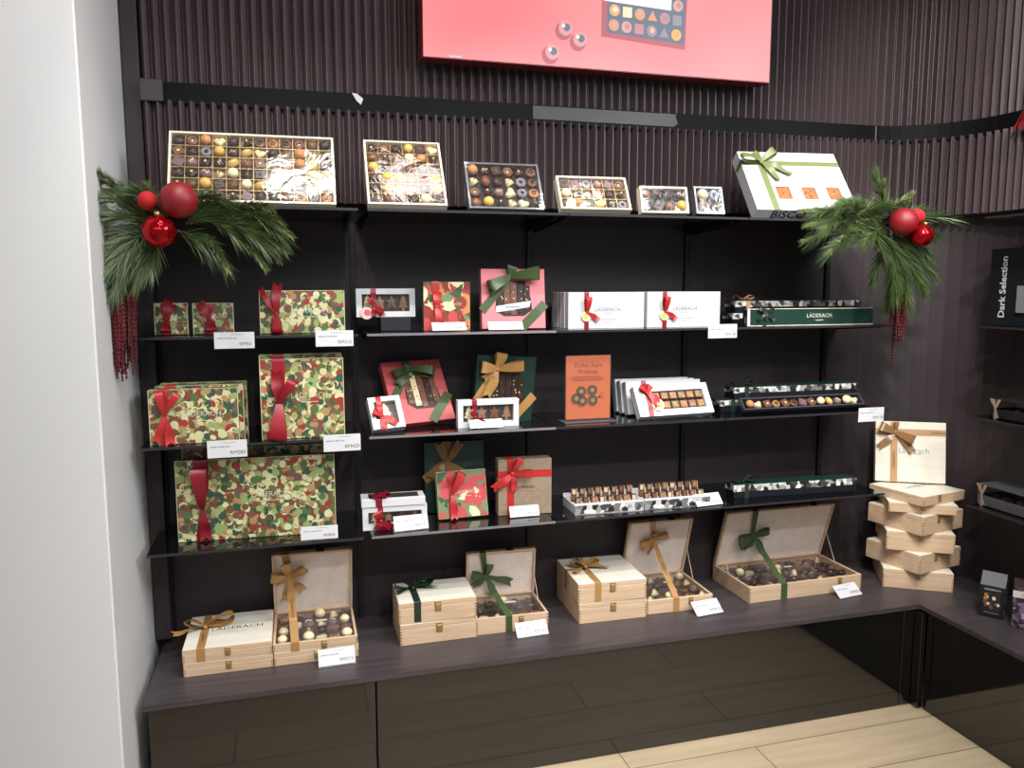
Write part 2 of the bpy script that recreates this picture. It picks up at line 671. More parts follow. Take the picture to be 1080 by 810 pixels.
# slotted uprights
for k, wh in enumerate(('at the left end of the shelving, beside the plain stile', 'between the two leftmost bays of shelves', 'behind the pink gift box, second gap from the left',
                        'third gap from the left, behind the stacked white cartons', 'at the right end of the shelves, near the rounded corner')):
    x = BAY * k
    g = G()
    g.box(x - 0.009, x + 0.009, 0.0445, YW, ZC, ZT - 0.01, M_post)
    for z in [ZC + 0.03 + 0.032 * i for i in range(42)]:
        for sx in (-0.0042, 0.0042):
            g.box(x + sx - 0.0014, x + sx + 0.0014, 0.0441, 0.0455, z, z + 0.014, mat('slot', (4, 4, 5), 0.8))
    tag(g.build('shelf_upright'), 'black slotted upright ' + wh, 'upright', 'slotted shelf uprights')

# shelves: one plank per bay and level
LEV = (('top', ZT, 0.35), ('second', Z2, 0.2465), ('third', Z3, 0.2465), ('lowest', Z4, 0.2465))
BAYN = ('leftmost bay', 'second bay from the left', 'third bay from the left', 'right-hand bay')
for ln, z, dep in LEV:
    for k in range(4):
        x0 = -0.014 if k == 0 else BAY * k + (0.013 if k == 1 else 0.0015)
        x1 = 2.462 if k == 3 else BAY * (k + 1) - (0.012 if k == 0 else 0.0015)
        if ln == 'top' and k == 3:
            x1 = 2.40
        r_ = root('wall_shelf', 'glossy black shelf, %s level, in the %s' % (ln, BAYN[k]), 'shelf', (x0, 0, z), group='black display shelves')
        g = G()
        g.box(0, x1 - x0, -dep + 0.003, YW - 0.001, -0.008, 0.0, M_shelf)
        g.build('shelf_board', r_)
        g = G()
        g.box(0, x1 - x0, -dep, -dep + 0.003, -0.0075, -0.0005, M_edge if k == 1 and ln != 'top' else M_edge2)  # grey strip: light caught on the shelf edge put into its colour
        g.build('front_edge', r_)
        for bx in (0.014, x1 - x0 - 0.014):
            g = G()
            a = [(bx - .003, YW - .012, -.008), (bx - .003, YW - .012, -.032), (bx - .003, -dep * .8, -.013), (bx - .003, -dep * .8, -.0082)]
            c = [(q[0] + .006, q[1], q[2]) for q in a]
            g.add(a + c, [(0, 1, 2, 3), (7, 6, 5, 4), (0, 4, 5, 1), (1, 5, 6, 2), (2, 6, 7, 3), (3, 7, 4, 0)], M_post)
            g.build('shelf_bracket', r_)

# right wall shelves (run along the right wall, from y=-0.45)
for ln, z, x0, y0 in (('topmost', ZT + 0.012, 2.63, -0.44), ('second', Z2, 2.665, -0.41), ('third', Z3, 2.63, -0.44), ('lowest', Z4, 2.625, -0.45)):
    r_ = root('wall_shelf', 'thin black glass shelf on the right-hand wall, %s of four' % ln, 'shelf', (x0, y0, z), group='right wall shelves')
    g = G()
    g.box(0.003, 2.895 - x0, -1.3, 0, -0.008, 0.0, M_shelf)
    g.build('shelf_board', r_)
    g = G()
    g.box(0, 0.003, -1.3, 0, -0.0075, -0.0005, M_edge2)
    g.build('front_edge', r_)

# counter: L-shaped worktop over glossy black units
DC, XR, XL = 0.3856, 2.5153, -0.022
poly = [(XL, 0.058), (XL, -DC), (XR, -DC), (XR, -2.2), (2.896, -2.2), (2.896, -0.34)]
for i in range(1, 12):
    a = PI / 2 * (1 - i / 12)
    poly.append((ARC_C[0] + (ARC_R - .004) * math.sin(a), ARC_C[1] + (ARC_R - .004) * math.cos(a)))
poly.append((2.50, 0.056))
g = G()
n = len(poly)
TH = 0.016
g.add([(x, y, ZC - TH) for x, y in poly] + [(x, y, ZC) for x, y in poly],
      [tuple(range(n - 1, -1, -1)), tuple(range(n, 2 * n))] + [(i, (i + 1) % n, n + (i + 1) % n, n + i) for i in range(n)], M_top)
tag(g.build('counter_worktop'), 'L-shaped dark wood-grain counter top under the gift boxes', 'worktop')


def cabinet(x0, x1, label, doors, along='x', y=-DC + 0.012):
    r_ = root('base_cabinet', label, 'cabinet', (x0, y, 0) if along == 'x' else (XR + 0.012, x0, 0), 0 if along == 'x' else 90, group='glossy black base cabinets')
    w = x1 - x0 if along == 'x' else x1 - x0
    if along != 'x':
        r_.rotation_euler = (0, 0, R(-90))
    g = G()
    g.box(0.001, w - 0.001, 0.02, 0.36, 0.03, ZC - TH - 0.001, M_black)
    g.build('carcass', r_)
    g = G()
    g.box(0.001, w - 0.001, 0.045, 0.06, 0.0, 0.03, M_black)
    g.build('plinth', r_)
    dw = w / doors
    for i in range(doors):
        g = G()
        g.bbox(i * dw + 0.0012, (i + 1) * dw - 0.0012, 0.0, 0.019, 0.003, ZC - TH - 0.006, M_gloss, 0.0008)
        g.build('door', r_)
    return r_


cabinet(-0.012, 0.602, 'glossy black cabinet at the left end, beside the white pillar', 1)
cabinet(0.604, 2.46, 'long glossy black cabinet between the left-end cabinet and the inside corner', 1)
r_ = root('corner_post', 'narrow glossy black filler post in the inside corner of the cabinets', 'cabinet', (2.462, -DC + 0.012, 0))
g = G()
g.bbox(0.0, 0.0645, 0.0, 0.02, 0.003, ZC - TH - 0.006, M_gloss, 0.0008)
g.build('filler_panel', r_)
g = G()
g.bbox(0.045, 0.0645, -0.036, -0.002, 0.003, ZC - TH - 0.006, M_gloss, 0.0008)
g.build('filler_panel', r_)
cabinet(-0.412, 0.50, 'glossy black cabinet right of the inside corner, under the right-hand counter', 1, 'y')

# ------------------------------------------------------------------ light box picture
r_ = root('light_box', 'large red-pink light box picture of chocolates high on the ribbed wall', 'picture', (1.4165, -0.034, 2.197))
g = G()
g.box(-0.6015, 0.6015, -0.064, -0.0005, 0, 0.80, mat('lightbox_frame', (120, 34, 40), 0.4))
g.build('frame', r_)
M_ban = mat('lightbox_print', (240, 116, 122), 0.5)
nt = M_ban.node_tree
b = nt.nodes['Principled BSDF']
tc = nt.nodes.new('ShaderNodeTexCoord')
gr = nt.nodes.new('ShaderNodeTexNoise')
gr.inputs['Scale'].default_value = 1.6
gr.inputs['Detail'].default_value = 1
rp = nt.nodes.new('ShaderNodeValToRGB')
rp.color_ramp.elements[0].position = 0.3
rp.color_ramp.elements[1].position = 0.7
rp.color_ramp.elements[0].color = lin((234, 112, 118))
rp.color_ramp.elements[1].color = lin((246, 150, 150))
nt.links.new(tc.outputs['Object'], gr.inputs['Vector'])
nt.links.new(gr.outputs['Fac'], rp.inputs[0])
nt.links.new(rp.outputs[0], b.inputs['Base Color'])
nt.links.new(rp.outputs[0], b.inputs['Emission Color'])
b.inputs['Emission Strength'].default_value = 0.55
g = G()
g.box(-0.5995, 0.5995, -0.066, -0.0642, 0.003, 0.797, M_ban)
pan = g.build('print_panel', r_)
g = G()
yb = -0.0662


def disc(g, x, z, r, y, m, n=14, sq=1.0, rot=0.0, M=None):
    g.add([(x + r * math.cos(2 * PI * k / n + rot), y, z + r * sq * math.sin(2 * PI * k / n + rot)) for k in range(n)], [tuple(range(n))], m, M)


def em(name, rgb):
    return mat(name, rgb, 0.5, emit=0.45)


E_sh, E_tray, E_wh, E_rd = em('pic_shadow', (176, 96, 106)), em('pic_tray', (98, 112, 128)), em('pic_white', (250, 248, 246)), em('pic_red', (226, 60, 66))
E_ch = [em('pic_c%d' % i, c) for i, c in enumerate(((214, 150, 112), (150, 140, 150), (222, 160, 120), (206, 160, 156), (224, 184, 150), (240, 222, 180), (196, 132, 136), (226, 176, 92)))]
# tray of pralines, tilted slightly, with a white lid and red ribbon above
Mt = Matrix.Translation((0.122, 0, 0.020)) @ Matrix.Rotation(R(0.6), 4, 'Y')
g.add([(-0.145, yb, 0.083), (0.155, yb, 0.066), (0.16, yb, 0.36), (-0.145, yb, 0.36)], [(0, 1, 2, 3)], E_sh, Mt)
g.add([(-0.125, yb - 2e-4, 0.098), (0.15, yb - 2e-4, 0.084), (0.154, yb - 2e-4, 0.36), (-0.125, yb - 2e-4, 0.36)], [(0, 1, 2, 3)], E_tray, Mt)
k = 0
for row in range(4):
    for c in range(6):
        x = -0.101 + c * 0.0445 + row * 0.0015
        z = 0.122 - c * 0.0022 + row * 0.046
        if (row + c) % 4 == 2:
            g.add([(x - .016, yb - 4e-4, z - .016), (x + .016, yb - 4e-4, z - .016), (x + .016, yb - 4e-4, z + .016), (x - .016, yb - 4e-4, z + .016)], [(0, 1, 2, 3)], E_ch[k % 8], Mt)
        elif (row + c) % 5 == 4:
            disc(g, x, z - .003, .021, yb - 4e-4, E_ch[(k + 5) % 8], 3, 1, PI / 2, Mt)
        else:
            disc(g, x, z, .0185, yb - 4e-4, E_ch[k % 8], M=Mt)
            disc(g, x + .002, z + .002, .009, yb - 6e-4, E_ch[(k + 3) % 8], 10, M=Mt)
        k += 3
g.add([(-0.20, yb - 8e-4, 0.196), (0.10, yb - 8e-4, 0.186), (0.10, yb - 8e-4, 0.42), (-0.20, yb - 8e-4, 0.42)], [(0, 1, 2, 3)], E_wh, Mt)
g.add([(-0.165, yb - 1e-3, 0.195), (-0.138, yb - 1e-3, 0.194), (-0.138, yb - 1e-3, 0.42), (-0.165, yb - 1e-3, 0.42)], [(0, 1, 2, 3)], E_rd, Mt)
E_gl, E_gl2 = em('pic_glass', (206, 150, 150)), em('pic_glass_light', (246, 226, 222))
for x, z in ((-0.143, 0.120), (-0.094, 0.090), (-0.187, 0.044)):
    disc(g, x - .008, z - .010, .028, yb, E_sh)
    disc(g, x, z, .023, yb - 2e-4, E_gl)
    disc(g, x + .004, z + .003, .012, yb - 4e-4, E_tray, 12)
    disc(g, x - .007, z + .007, .006, yb - 6e-4, E_gl2, 8)
g.build('printed_pralines', pan)
g = G()
g.bbox(-0.52, -0.48, -0.0672, -0.0662, 0.004, 0.010, M_paper)
g.build('maker_tab', r_)


# ------------------------------------------------------------------ ribbons
def bow(c, X, Z, N, loops=(), tails=(), wd=0.016, knot=0.008, m=M_red, parent=None, M=None, name='bow'):
    """loops: (angle deg, length); tails: (angle, length[, width]); angles in the X,Z plane"""
    c, X, Z, N = Vector(c), Vector(X), Vector(Z), Vector(N)
    g = G()
    for l in loops:
        a, L = l[0], l[1]
        w0 = l[2] if len(l) > 2 else wd
        u = X * math.cos(R(a)) + Z * math.sin(R(a))
        v = N.cross(u)
        pts, ws, ss = [], [], []
        for i in range(17):
            t = i / 16
            A = (1 - math.cos(2 * PI * t)) / 2
            h = max(0.02 * L, 0.10 * L + 0.20 * L * A - 0.22 * L * math.sin(2 * PI * t) * A ** .5)
            pts.append(c + u * (L * A) + N * h)
            ws.append(w0 * (0.35 + 0.75 * A ** .7))
            ss.append(v + N * (0.25 * math.sin(PI * t)))
        g.strip(pts, ws, ss, m)
    for l in tails:
        a, L = l[0], l[1]
        w0 = l[2] if len(l) > 2 else wd
        u = X * math.cos(R(a)) + Z * math.sin(R(a))
        v = N.cross(u)
        pts, ws, ss = [], [], []
        for i in range(11):
            t = i / 10
            pts.append(c + u * (L * t) + N * (0.004 + 0.07 * L * math.sin(PI * t * 1.3) ** 2 + 0.0012) + v * (0.06 * L * math.sin(2.2 * t)))
            ws.append(w0 * (0.35 + 0.65 * min(1, t * 2.2)))
            ss.append(v + N * 0.3 * math.sin(5 * t))
        g.strip(pts, ws, ss, m, notch=w0 * 0.4)
    Mk = Matrix.Translation(c + N * 0.004) @ Matrix((tuple(X) + (0,), tuple(Z) + (0,), tuple(N) + (0,), (0, 0, 0, 1))).transposed()
    g.ball((0, 0, 0), knot, m, 12, Mk, (0.8, 0.9, 0.6))
    return g.build(name, parent, smooth=True)


FX, FZ, FN = (1, 0, 0), (0, 0, 1), (0, -1, 0)     # bow frame on a front face
TX, TZ, TN = (1, 0, 0), (0, 1, 0), (0, 0, 1)      # bow frame on a top face


def vband(parent, x, wd, d, z0, z1, m, wrap=True, pinch=None, name='ribbon', dx=0.0):
    """vertical ribbon on a front face at y=-d; pinch=(z, factor) narrows it at a knot"""
    g = G()
    e = 0.0009
    pts, ws = [], []
    for i in range(25):
        t = i / 24
        z = z0 + (z1 - z0) * t
        w = wd
        if pinch:
            w = wd * (1 - (1 - pinch[1]) * math.exp(-((z - pinch[0]) / (0.18 * (z1 - z0))) ** 2))
        pts.append((x + dx * t, -d - e - (0.0015 * math.sin(3 * PI * t) ** 2 if pinch else 0), z))
        ws.append(w)
    if wrap:
        pts += [(x + dx, -d - e * .2, z1 + e), (x + dx, 0, z1 + e)]
        ws += [wd, wd]
    g.strip(pts, ws, [(1, 0, 0)] * len(pts), m)
    return g.build(name, parent, smooth=True)


def hband(parent, z, wd, d, x0, x1, m, name='ribbon', dz=0.0):
    g = G()
    pts = [(x0, -d * .1, z), (x0 - .0008, -d - .0008, z)] + [(x0 + (x1 - x0) * i / 12, -d - .0009, z + dz * i / 12) for i in range(13)] + [(x1 + .0008, -d * .1, z + dz)]
    g.strip(pts, [wd] * len(pts), [(0, 0, 1)] * len(pts), m)
    return g.build(name, parent)


# ------------------------------------------------------------------ printed pattern of little shapes
def clip_tri(poly, x0, x1, z0, z1):
    for ax, lim, sg in ((0, x0, 1), (0, x1, -1), (1, z0, 1), (1, z1, -1)):
        out = []
        for i in range(len(poly)):
            a, c = poly[i], poly[(i + 1) % len(poly)]
            da, dc = (a[ax] - lim) * sg, (c[ax] - lim) * sg
            if da >= 0:
                out.append(a)
            if da * dc < 0:
                t = da / (da - dc)
                out.append((a[0] + (c[0] - a[0]) * t, a[1] + (c[1] - a[1]) * t))
        poly = out
        if len(poly) < 3:
            return []
    return poly


def pattern(g, w, h, y, size, pal, seed, kinds=('disc', 'disc', 'oval', 'moon', 'star', 'disc', 'cone'), cover=2.6):
    """overlapping printed motifs laid over a front face, later ones a hair in front of earlier ones"""
    rd = random.Random(seed)
    n = int(w * h / (size * size * 0.6) * cover)
    cols = max(2, int(math.sqrt(n * w / h)))
    rows = max(2, n // cols)
    spots = [((i + rd.random()) / cols * w - w / 2, (j + rd.random()) / rows * h) for i in range(cols) for j in range(rows)]
    rd.shuffle(spots)
    y -= 0.0002
    for sx, sz in spots:
        k = rd.choice(kinds)
        s_ = size * rd.uniform(0.42, 0.62)
        a0 = rd.random() * 2 * PI
        y -= 2.5e-6
        m = rd.choice(pal[1:] if len(pal) < 9 else pal[2:9] + pal[2:7] + [pal[1], pal[9]])
        tris = []
        if k in ('disc', 'oval'):
            q = rd.uniform(0.55, 0.8) if k == 'oval' else 1
            P_ = [(s_ * math.cos(2 * PI * i / 12), s_ * q * math.sin(2 * PI * i / 12)) for i in range(12)]
            tris = [P_]
        elif k == 'star':
            m = pal[1] if rd.random() < .7 else m
            nn = rd.choice((6, 7))
            P_ = [(s_ * (1 if i % 2 == 0 else .5) * math.cos(PI * i / nn), s_ * (1 if i % 2 == 0 else .5) * math.sin(PI * i / nn)) for i in range(2 * nn)]
            tris = [[(0, 0), P_[i], P_[(i + 1) % (2 * nn)]] for i in range(2 * nn)]
        elif k == 'moon':
            m = pal[-1] if rd.random() < .75 else m
            o_, i_ = [], []
            for q in range(9):
                t = -2.0 + 4.0 * q / 8
                o_.append((s_ * math.cos(t), s_ * math.sin(t)))
                ti = -2.0 * .99 + 4.0 * .99 * q / 8
                i_.append((s_ * (.62 * math.cos(ti) - .16), s_ * .86 * math.sin(ti)))
            tris = [[o_[q], o_[q + 1], i_[q + 1], i_[q]] for q in range(8)]
        elif k == 'cone':
            P_ = [(0, s_ * 1.2), (-s_ * .55, s_ * .3), (-s_ * .5, -s_ * .5), (0, -s_), (s_ * .5, -s_ * .5), (s_ * .55, s_ * .3)]
            tris = [P_]
        elif k == 'fir':
            P_ = []
            for q in range(4):
                P_ += [(s_ * (.25 + .28 * q), s_ * (1.1 - .55 * q - .45)), (s_ * (.12 + .2 * q), s_ * (1.1 - .55 * q - .5))]
            L_ = [(0, s_ * 1.2)] + P_ + [(-a, b_) for a, b_ in reversed(P_)]
            tris = [[(0, -s_ * .3), L_[i], L_[(i + 1) % len(L_)]] for i in range(len(L_))]
            a0 = rd.uniform(-.6, .6)
        ca, sa = math.cos(a0), math.sin(a0)
        for t in tris:
            P2 = clip_tri([(sx + a * ca - b_ * sa, sz + a * sa + b_ * ca) for a, b_ in t], -w / 2, w / 2, 0, h)
            if P2:
                g.add([(a, y, b_) for a, b_ in P2], [tuple(range(len(P2)))], m)
    return y


def patterned_box(loc, w, h, d, label, yaw=0, tilt=0, roll=0, seed=1, rib=None, group='boxes with the green and red printed pattern', txt=True, size=0.021, pal=None, side=None,
                  rim=True, kinds=None):
    """rib: dict(x, wd, m, pinch z fraction, loops, tails)"""
    pal = pal or PAT
    r_ = root('gift_box', label, 'gift box', loc, yaw, tilt, roll, group)
    g = G()
    g.bbox(-w / 2, w / 2, -d, 0, 0, h, side or M_patside, 0.0012)
    g.add([(-w / 2 + .001, -d - .0001, .001), (w / 2 - .001, -d - .0001, .001), (w / 2 - .001, -d - .0001, h - .001), (-w / 2 + .001, -d - .0001, h - .001)], [(0, 1, 2, 3)], pal[0])
    ww, hh = w - 0.003, h - 0.003
    g2 = G()
    ye = pattern(g2, ww, hh, -d, size, pal, seed, kinds or ('disc', 'disc', 'oval', 'moon', 'star', 'disc', 'cone'))
    g.add([(a, b_, c + .0015) for a, b_, c in g2.v], [], pal[0])
    off = len(g.v) - len(g2.v)
    for f, mi in zip(g2.f, g2.m):
        g.f.append(tuple(off + k for k in f))
        g.m.append(g.mi(g2.mats[mi]))
    if rim:  # cream strips paint the highlight along the lid edges
        for a, c in ((-w / 2, -w / 2 + .0016), (w / 2 - .0016, w / 2)):
            g.box(a, c, -d - .0016, -d, 0, h, PAT[9])
        g.box(-w / 2, w / 2, -d - .0016, -d, h - .0012, h, PAT[9])
    g.build('box_body', r_)
    if txt:
        g = G()
        ts = min(0.021, w * 0.088)
        text(g, 'LÄDERACH', ts, front(w * 0.08, h * 0.54, ye - .0004), M_silver)
        g.box(w * 0.08 - ts * 1.2, w * 0.08 + ts * 1.2, ye - .0004, ye - .0003, h * 0.54 - ts * .95, h * 0.54 - ts * .85, M_silver)
        g.build('lettering', r_)
    if rib:
        dd = -ye
        rb = vband(r_, rib['x'], rib['wd'], dd, 0, h, rib['m'], True, (h * rib.get('kz', .5), rib.get('pf', .45)))
        bow((rib['x'], -dd - .002, h * rib.get('kz', .5)), FX, FZ, FN, rib.get('loops', ()), rib.get('tails', ()), rib['wd'], rib.get('knot', .007), rib['m'], rb)
    return r_


# ------------------------------------------------------------------ pralines
def praline_mesh(kind, m, m2):
    g = G()
    if kind == 'dome':
        g.lathe([(.0125, 0), (.0130, .004), (.0118, .009), (.0080, .0125), (.0030, .0140), (.0004, .0142)], m, 14)
        g.tube([(-.008, -.002, .0125), (-.003, .003, .0143), (.003, -.003, .0143), (.008, .002, .0122)], .0011, m2, 5)
    elif kind == 'square':
        g.bbox(-.0118, .0118, -.0118, .0118, 0, .0105, m, .0016)
        g.ball((0, 0, .0108), .0042, m2, 8, None, (1, .7, .35))
    elif kind == 'ball':
        g.ball((0, 0, .0110), .0125, m, 14, None, (1, 1, .9))
    elif kind == 'swirl':
        g.lathe([(.0125, 0), (.0128, .005), (.0118, .0085), (.0090, .0098), (.0004, .0090)], m, 14)
        pts = [(.0078 * (1 - t * .75) * math.cos(9 * t), .0078 * (1 - t * .75) * math.sin(9 * t), .0100 + .001 * t) for t in [i / 18 for i in range(19)]]
        g.tube(pts, .0014, m2, 5)
    elif kind == 'heart':
        P_ = []
        for i in range(18):
            t = 2 * PI * i / 18
            P_.append((.0128 * math.sin(t) ** 3 * 1.05, .0008 * (13 * math.cos(t) - 5 * math.cos(2 * t) - 2 * math.cos(3 * t) - math.cos(4 * t))))
        n = len(P_)
        vs = [(x, y, 0) for x, y in P_] + [(x, y, .007) for x, y in P_] + [(x * .72, y * .72, .0105) for x, y in P_]
        fs = [tuple(range(2 * n, 3 * n))] + [(i, (i + 1) % n, n + (i + 1) % n, n + i) for i in range(n)] + [(n + i, n + (i + 1) % n, 2 * n + (i + 1) % n, 2 * n + i) for i in range(n)]
        g.add(vs, fs, m)
        g.ball((0, .002, .0106), .003, m2, 8, None, (1, 1, .4))
    elif kind == 'cone':
        g.lathe([(.0130, 0), (.0126, .004), (.0075, .0115), (.0020, .0165), (.0003, .0170)], m, 3)
        g.ball((0, 0, .0150), .0026, m2, 8)
    elif kind == 'oval':
        g.ball((0, 0, .0075), .0132, m, 14, Matrix.Rotation(R(35), 4, 'Z'), (1.1, .78, .65))
        g.tube([(-.008, -.004, .0150), (0, 0, .0162), (.008, .004, .0150)], .0012, m2, 5)
    elif kind == 'ring':
        pts = [(.0082 * math.cos(2 * PI * i / 16), .0082 * math.sin(2 * PI * i / 16), .0058) for i in range(17)]
        g.tube(pts, .0050, m, 8, caps=False)
        g.ball((0, 0, .004), .0045, m2, 8)
    return g.mesh('praline', smooth=kind not in ('square',))


PR = [praline_mesh(*a) for a in (
    ('dome', CH_D, CH_W), ('square', CH_D, CH_M), ('ball', CH_C, CH_C), ('swirl', CH_M, CH_D), ('heart', CH_W, CH_W), ('oval', CH_G, CH_W), ('ring', CH_B, CH_D),
    ('dome', CH_M, CH_C), ('cone', CH_D, CH_W), ('swirl', CH_C, CH_M), ('square', CH_R, CH_B), ('ball', CH_W, CH_W), ('oval', CH_D, CH_R), ('dome', CH_R, CH_W),
    ('square', CH_M, CH_W), ('ball', CH_G, CH_G), ('heart', CH_D, CH_W), ('cone', CH_W, CH_C), ('ring', CH_M, CH_W), ('dome', CH_D, CH_D), ('square', CH_D, CH_D), ('oval', CH_M, CH_M))]
PR_DARK = [0, 1, 3, 7, 10, 12, 13, 14, 16, 19, 20, 21, 0, 1, 12, 13, 16, 19, 20, 11, 4, 11, 17, 13, 11, 17, 9]


def pralines(parent, cells_, M, rd, scale=1.0, idx=None):
    """cells_: list of (x, z) in the plane of M (z axis of each praline along M's z)"""
    last = -1
    for x, z in cells_:
        k = rd.choice(idx or range(len(PR)))
        if k == last:
            k = rd.choice(idx or range(len(PR)))
        last = k
        o = bpy.data.objects.new('praline', PR[k])
        COL.objects.link(o)
        o.parent = parent
        s_ = scale * rd.uniform(.92, 1.06)
        o.matrix_local = M @ Matrix.Translation((x, z, 0)) @ Matrix.Rotation(rd.uniform(-.5, .5) + (PI / 2 if rd.random() < .3 else 0), 4, 'Z') @ Matrix.Scale(s_, 4)


def praline_tray(loc, w, h, cols, rows, rim, inner, div, label, yaw, tilt, seed, d=0.03, film=True, fl=None):
    r_ = root('praline_tray', label, 'chocolate box', loc, yaw, tilt, 0, 'open trays of pralines on the top shelf')
    g = G()
    t = 0.006
    g.box(-w / 2, w / 2, -d * .42, 0, 0, h, rim)
    for x0, x1, z0, z1 in ((-w / 2, -w / 2 + t, t, h - t), (w / 2 - t, w / 2, t, h - t), (-w / 2, w / 2, 0, t), (-w / 2, w / 2, h - t, h)):
        g.box(x0, x1, -d, -d * .4, z0, z1, rim)
    g.add([(-w / 2 + t, -d * .43, t), (w / 2 - t, -d * .43, t), (w / 2 - t, -d * .43, h - t), (-w / 2 + t, -d * .43, h - t)], [(0, 1, 2, 3)], inner)
    g.build('tray', r_)
    cw, chh = (w - 2 * t) / cols, (h - 2 * t) / rows
    if div:
        g = G()
        for i in range(1, cols):
            x = -w / 2 + t + i * cw
            g.box(x - .0008, x + .0008, -d * .80, -d * .42, t, h - t, div)
        for j in range(1, rows):
            z = t + j * chh
            g.box(-w / 2 + t, w / 2 - t, -d * .80, -d * .42, z - .0009, z + .0009, div)
        g.build('divider', r_)
    rd = random.Random(seed)
    M = Matrix.Translation((0, -d * .43, 0)) @ Matrix.Rotation(R(90), 4, 'X')
    pralines(r_, [(-w / 2 + t + (i + .5) * cw, t + (j + .5) * chh) for j in range(rows) for i in range(cols)], M, rd, min(cw, chh) / 0.0295 * 1.06)
    if film:
        g = G()
        nx, nz = 14, 8
        vs = [(-w / 2 + w * i / nx, -d - .0012 - (.0018 * rd.random() if 0 < i < nx and 0 < j < nz else 0), h * j / nz) for j in range(nz + 1) for i in range(nx + 1)]
        fs = [(j * (nx + 1) + i, j * (nx + 1) + i + 1, (j + 1) * (nx + 1) + i + 1, (j + 1) * (nx + 1) + i) for j in range(nz) for i in range(nx)]
        g.add(vs, fs, fl or M_film)
        g.build('clear_wrap', r_, smooth=True)
    if tilt > 9:     # folding strut that props the tray up
        g = G()
        c, s_ = math.cos(R(tilt)), math.sin(R(tilt))
        za = h * .55
        yw = za * s_ + .03            # foot of the strut on the shelf, behind the tray
        for x in (-.02, .02):
            g.tube([(x, .0005, za), (x, yw * c - .002 * s_, yw * s_ + .002 * c)], .0015, M_post, 6)
        g.build('prop_strut', r_)
    return r_


praline_tray((0.3139, -0.2625, ZT), 0.4391, 0.2235, 12, 6, M_cream, M_trayin, M_golddiv, 'largest cream tray of pralines, twelve across, under clear wrap beside the left garland', -1.0, 27.5, 1)
praline_tray((0.7332, -0.2818, ZT), 0.2255, 0.2423, 6, 6, M_cream, M_trayin, M_golddiv, 'squarish cream tray of pralines under shiny clear wrap, second from left on the top shelf', -1.3, 35.2, 2)
praline_tray((1.0324, -0.2552, ZT), 0.2305, 0.1652, 6, 4, M_silverrim, M_trayb, None, 'black tray of pralines with a silvery rim, third from left on the top shelf', -1.2, 29.6, 3)
praline_tray((1.2974, -0.3046, ZT), 0.2225, 0.1204, 6, 3, M_cream, M_trayin, M_golddiv, 'low cream tray of eighteen pralines, fourth from left on the top shelf', -2.7, 31, 4, fl=M_film2)
praline_tray((1.5194, -0.312, ZT), 0.1553, 0.0852, 4, 2, M_cream, M_trayb, None, 'small cream-rimmed tray of eight pralines on the top shelf', -2.9, 16.4, 5, fl=M_film2)
praline_tray((1.6730, -0.312, ZT), 0.0962, 0.0898, 2, 2, M_silverrim, M_trayb, None, 'smallest black tray holding only four pralines on the top shelf', -2.1, 17.4, 6, fl=M_film2)

# white carton with three square windows and an olive bow
r_ = root('gift_box', 'large white carton with three square windows and an olive green bow on the top shelf', 'gift box', (2.030, -0.300, ZT), -6.1, 38.5, 0)
w, h, d = 0.3529, 0.2651, 0.046
WINX = (-0.062, 0.03, 0.118)
g = G()
z0, z1, ww = 0.048, 0.104, 0.025
ys = sorted([-w / 2] + [x - ww for x in WINX] + [x + ww for x in WINX] + [w / 2])
g.box(-w / 2, w / 2, -d + .006, 0, 0, h, M_paper)
for i in range(0, len(ys) - 1, 2):
    g.box(ys[i], ys[i + 1], -d, -d + .007, z0, z1, M_paper)
g.box(-w / 2, w / 2, -d, -d + .007, 0, z0, M_paper)
g.box(-w / 2, w / 2, -d, -d + .007, z1, h, M_paper)
g.build('carton', r_)
for x in WINX:
    g = G()
    g.box(x - ww, x + ww, -d + .0045, -d + .0062, z0, z1, mat('biscuit_brown', (150, 92, 48), .5))
    rd = random.Random(int(x * 999))
    for i in range(16):
        g.ball((x + rd.uniform(-.02, .02), -d + .0042, (z0 + z1) / 2 + rd.uniform(-.019, .019)), rd.uniform(.003, .0055), rd.choice([mat('biscuit_amber', (182, 122, 66), .5), CH_M, MATS['biscuit_brown']]), 8, None, (1, .35, .7))
    g.build('biscuit_window', r_)
g = G()
text(g, 'BISCOFLOREN', 0.044, Matrix.Translation((0.02, -d / 2, -0.0006)) @ Matrix.Rotation(R(180), 4, 'X'), M_ink)
g.build('lettering', r_)
g = G()
text(g, 'LÄDERACH', 0.012, front(0.0, h * .79, -d - .0004), M_inkl)
g.build('lettering', r_)
rb = vband(r_, -0.108, 0.022, d, 0, h, M_olive)
hband(rb, h * .80, 0.020, d, -w / 2, w / 2, M_olive, 'ribbon_across')
bow((-0.108, -d - .002, h * .80), FX, FZ, FN, ((178, .075, .028), (35, .066, .026)), ((-68, .10, .022), (-35, .115, .02), (100, .05, .016)), .024, .010, M_olive, rb)
g = G()
for x in (-.06, .06):
    yw = h * .5 * math.sin(R(38.5)) + .04
    g.tube([(x, .0005, h * .5), (x, yw * math.cos(R(38.5)) - .0013, yw * math.sin(R(38.5)) + .0016)], .0018, M_post, 6)
g.build('prop_strut', r_)


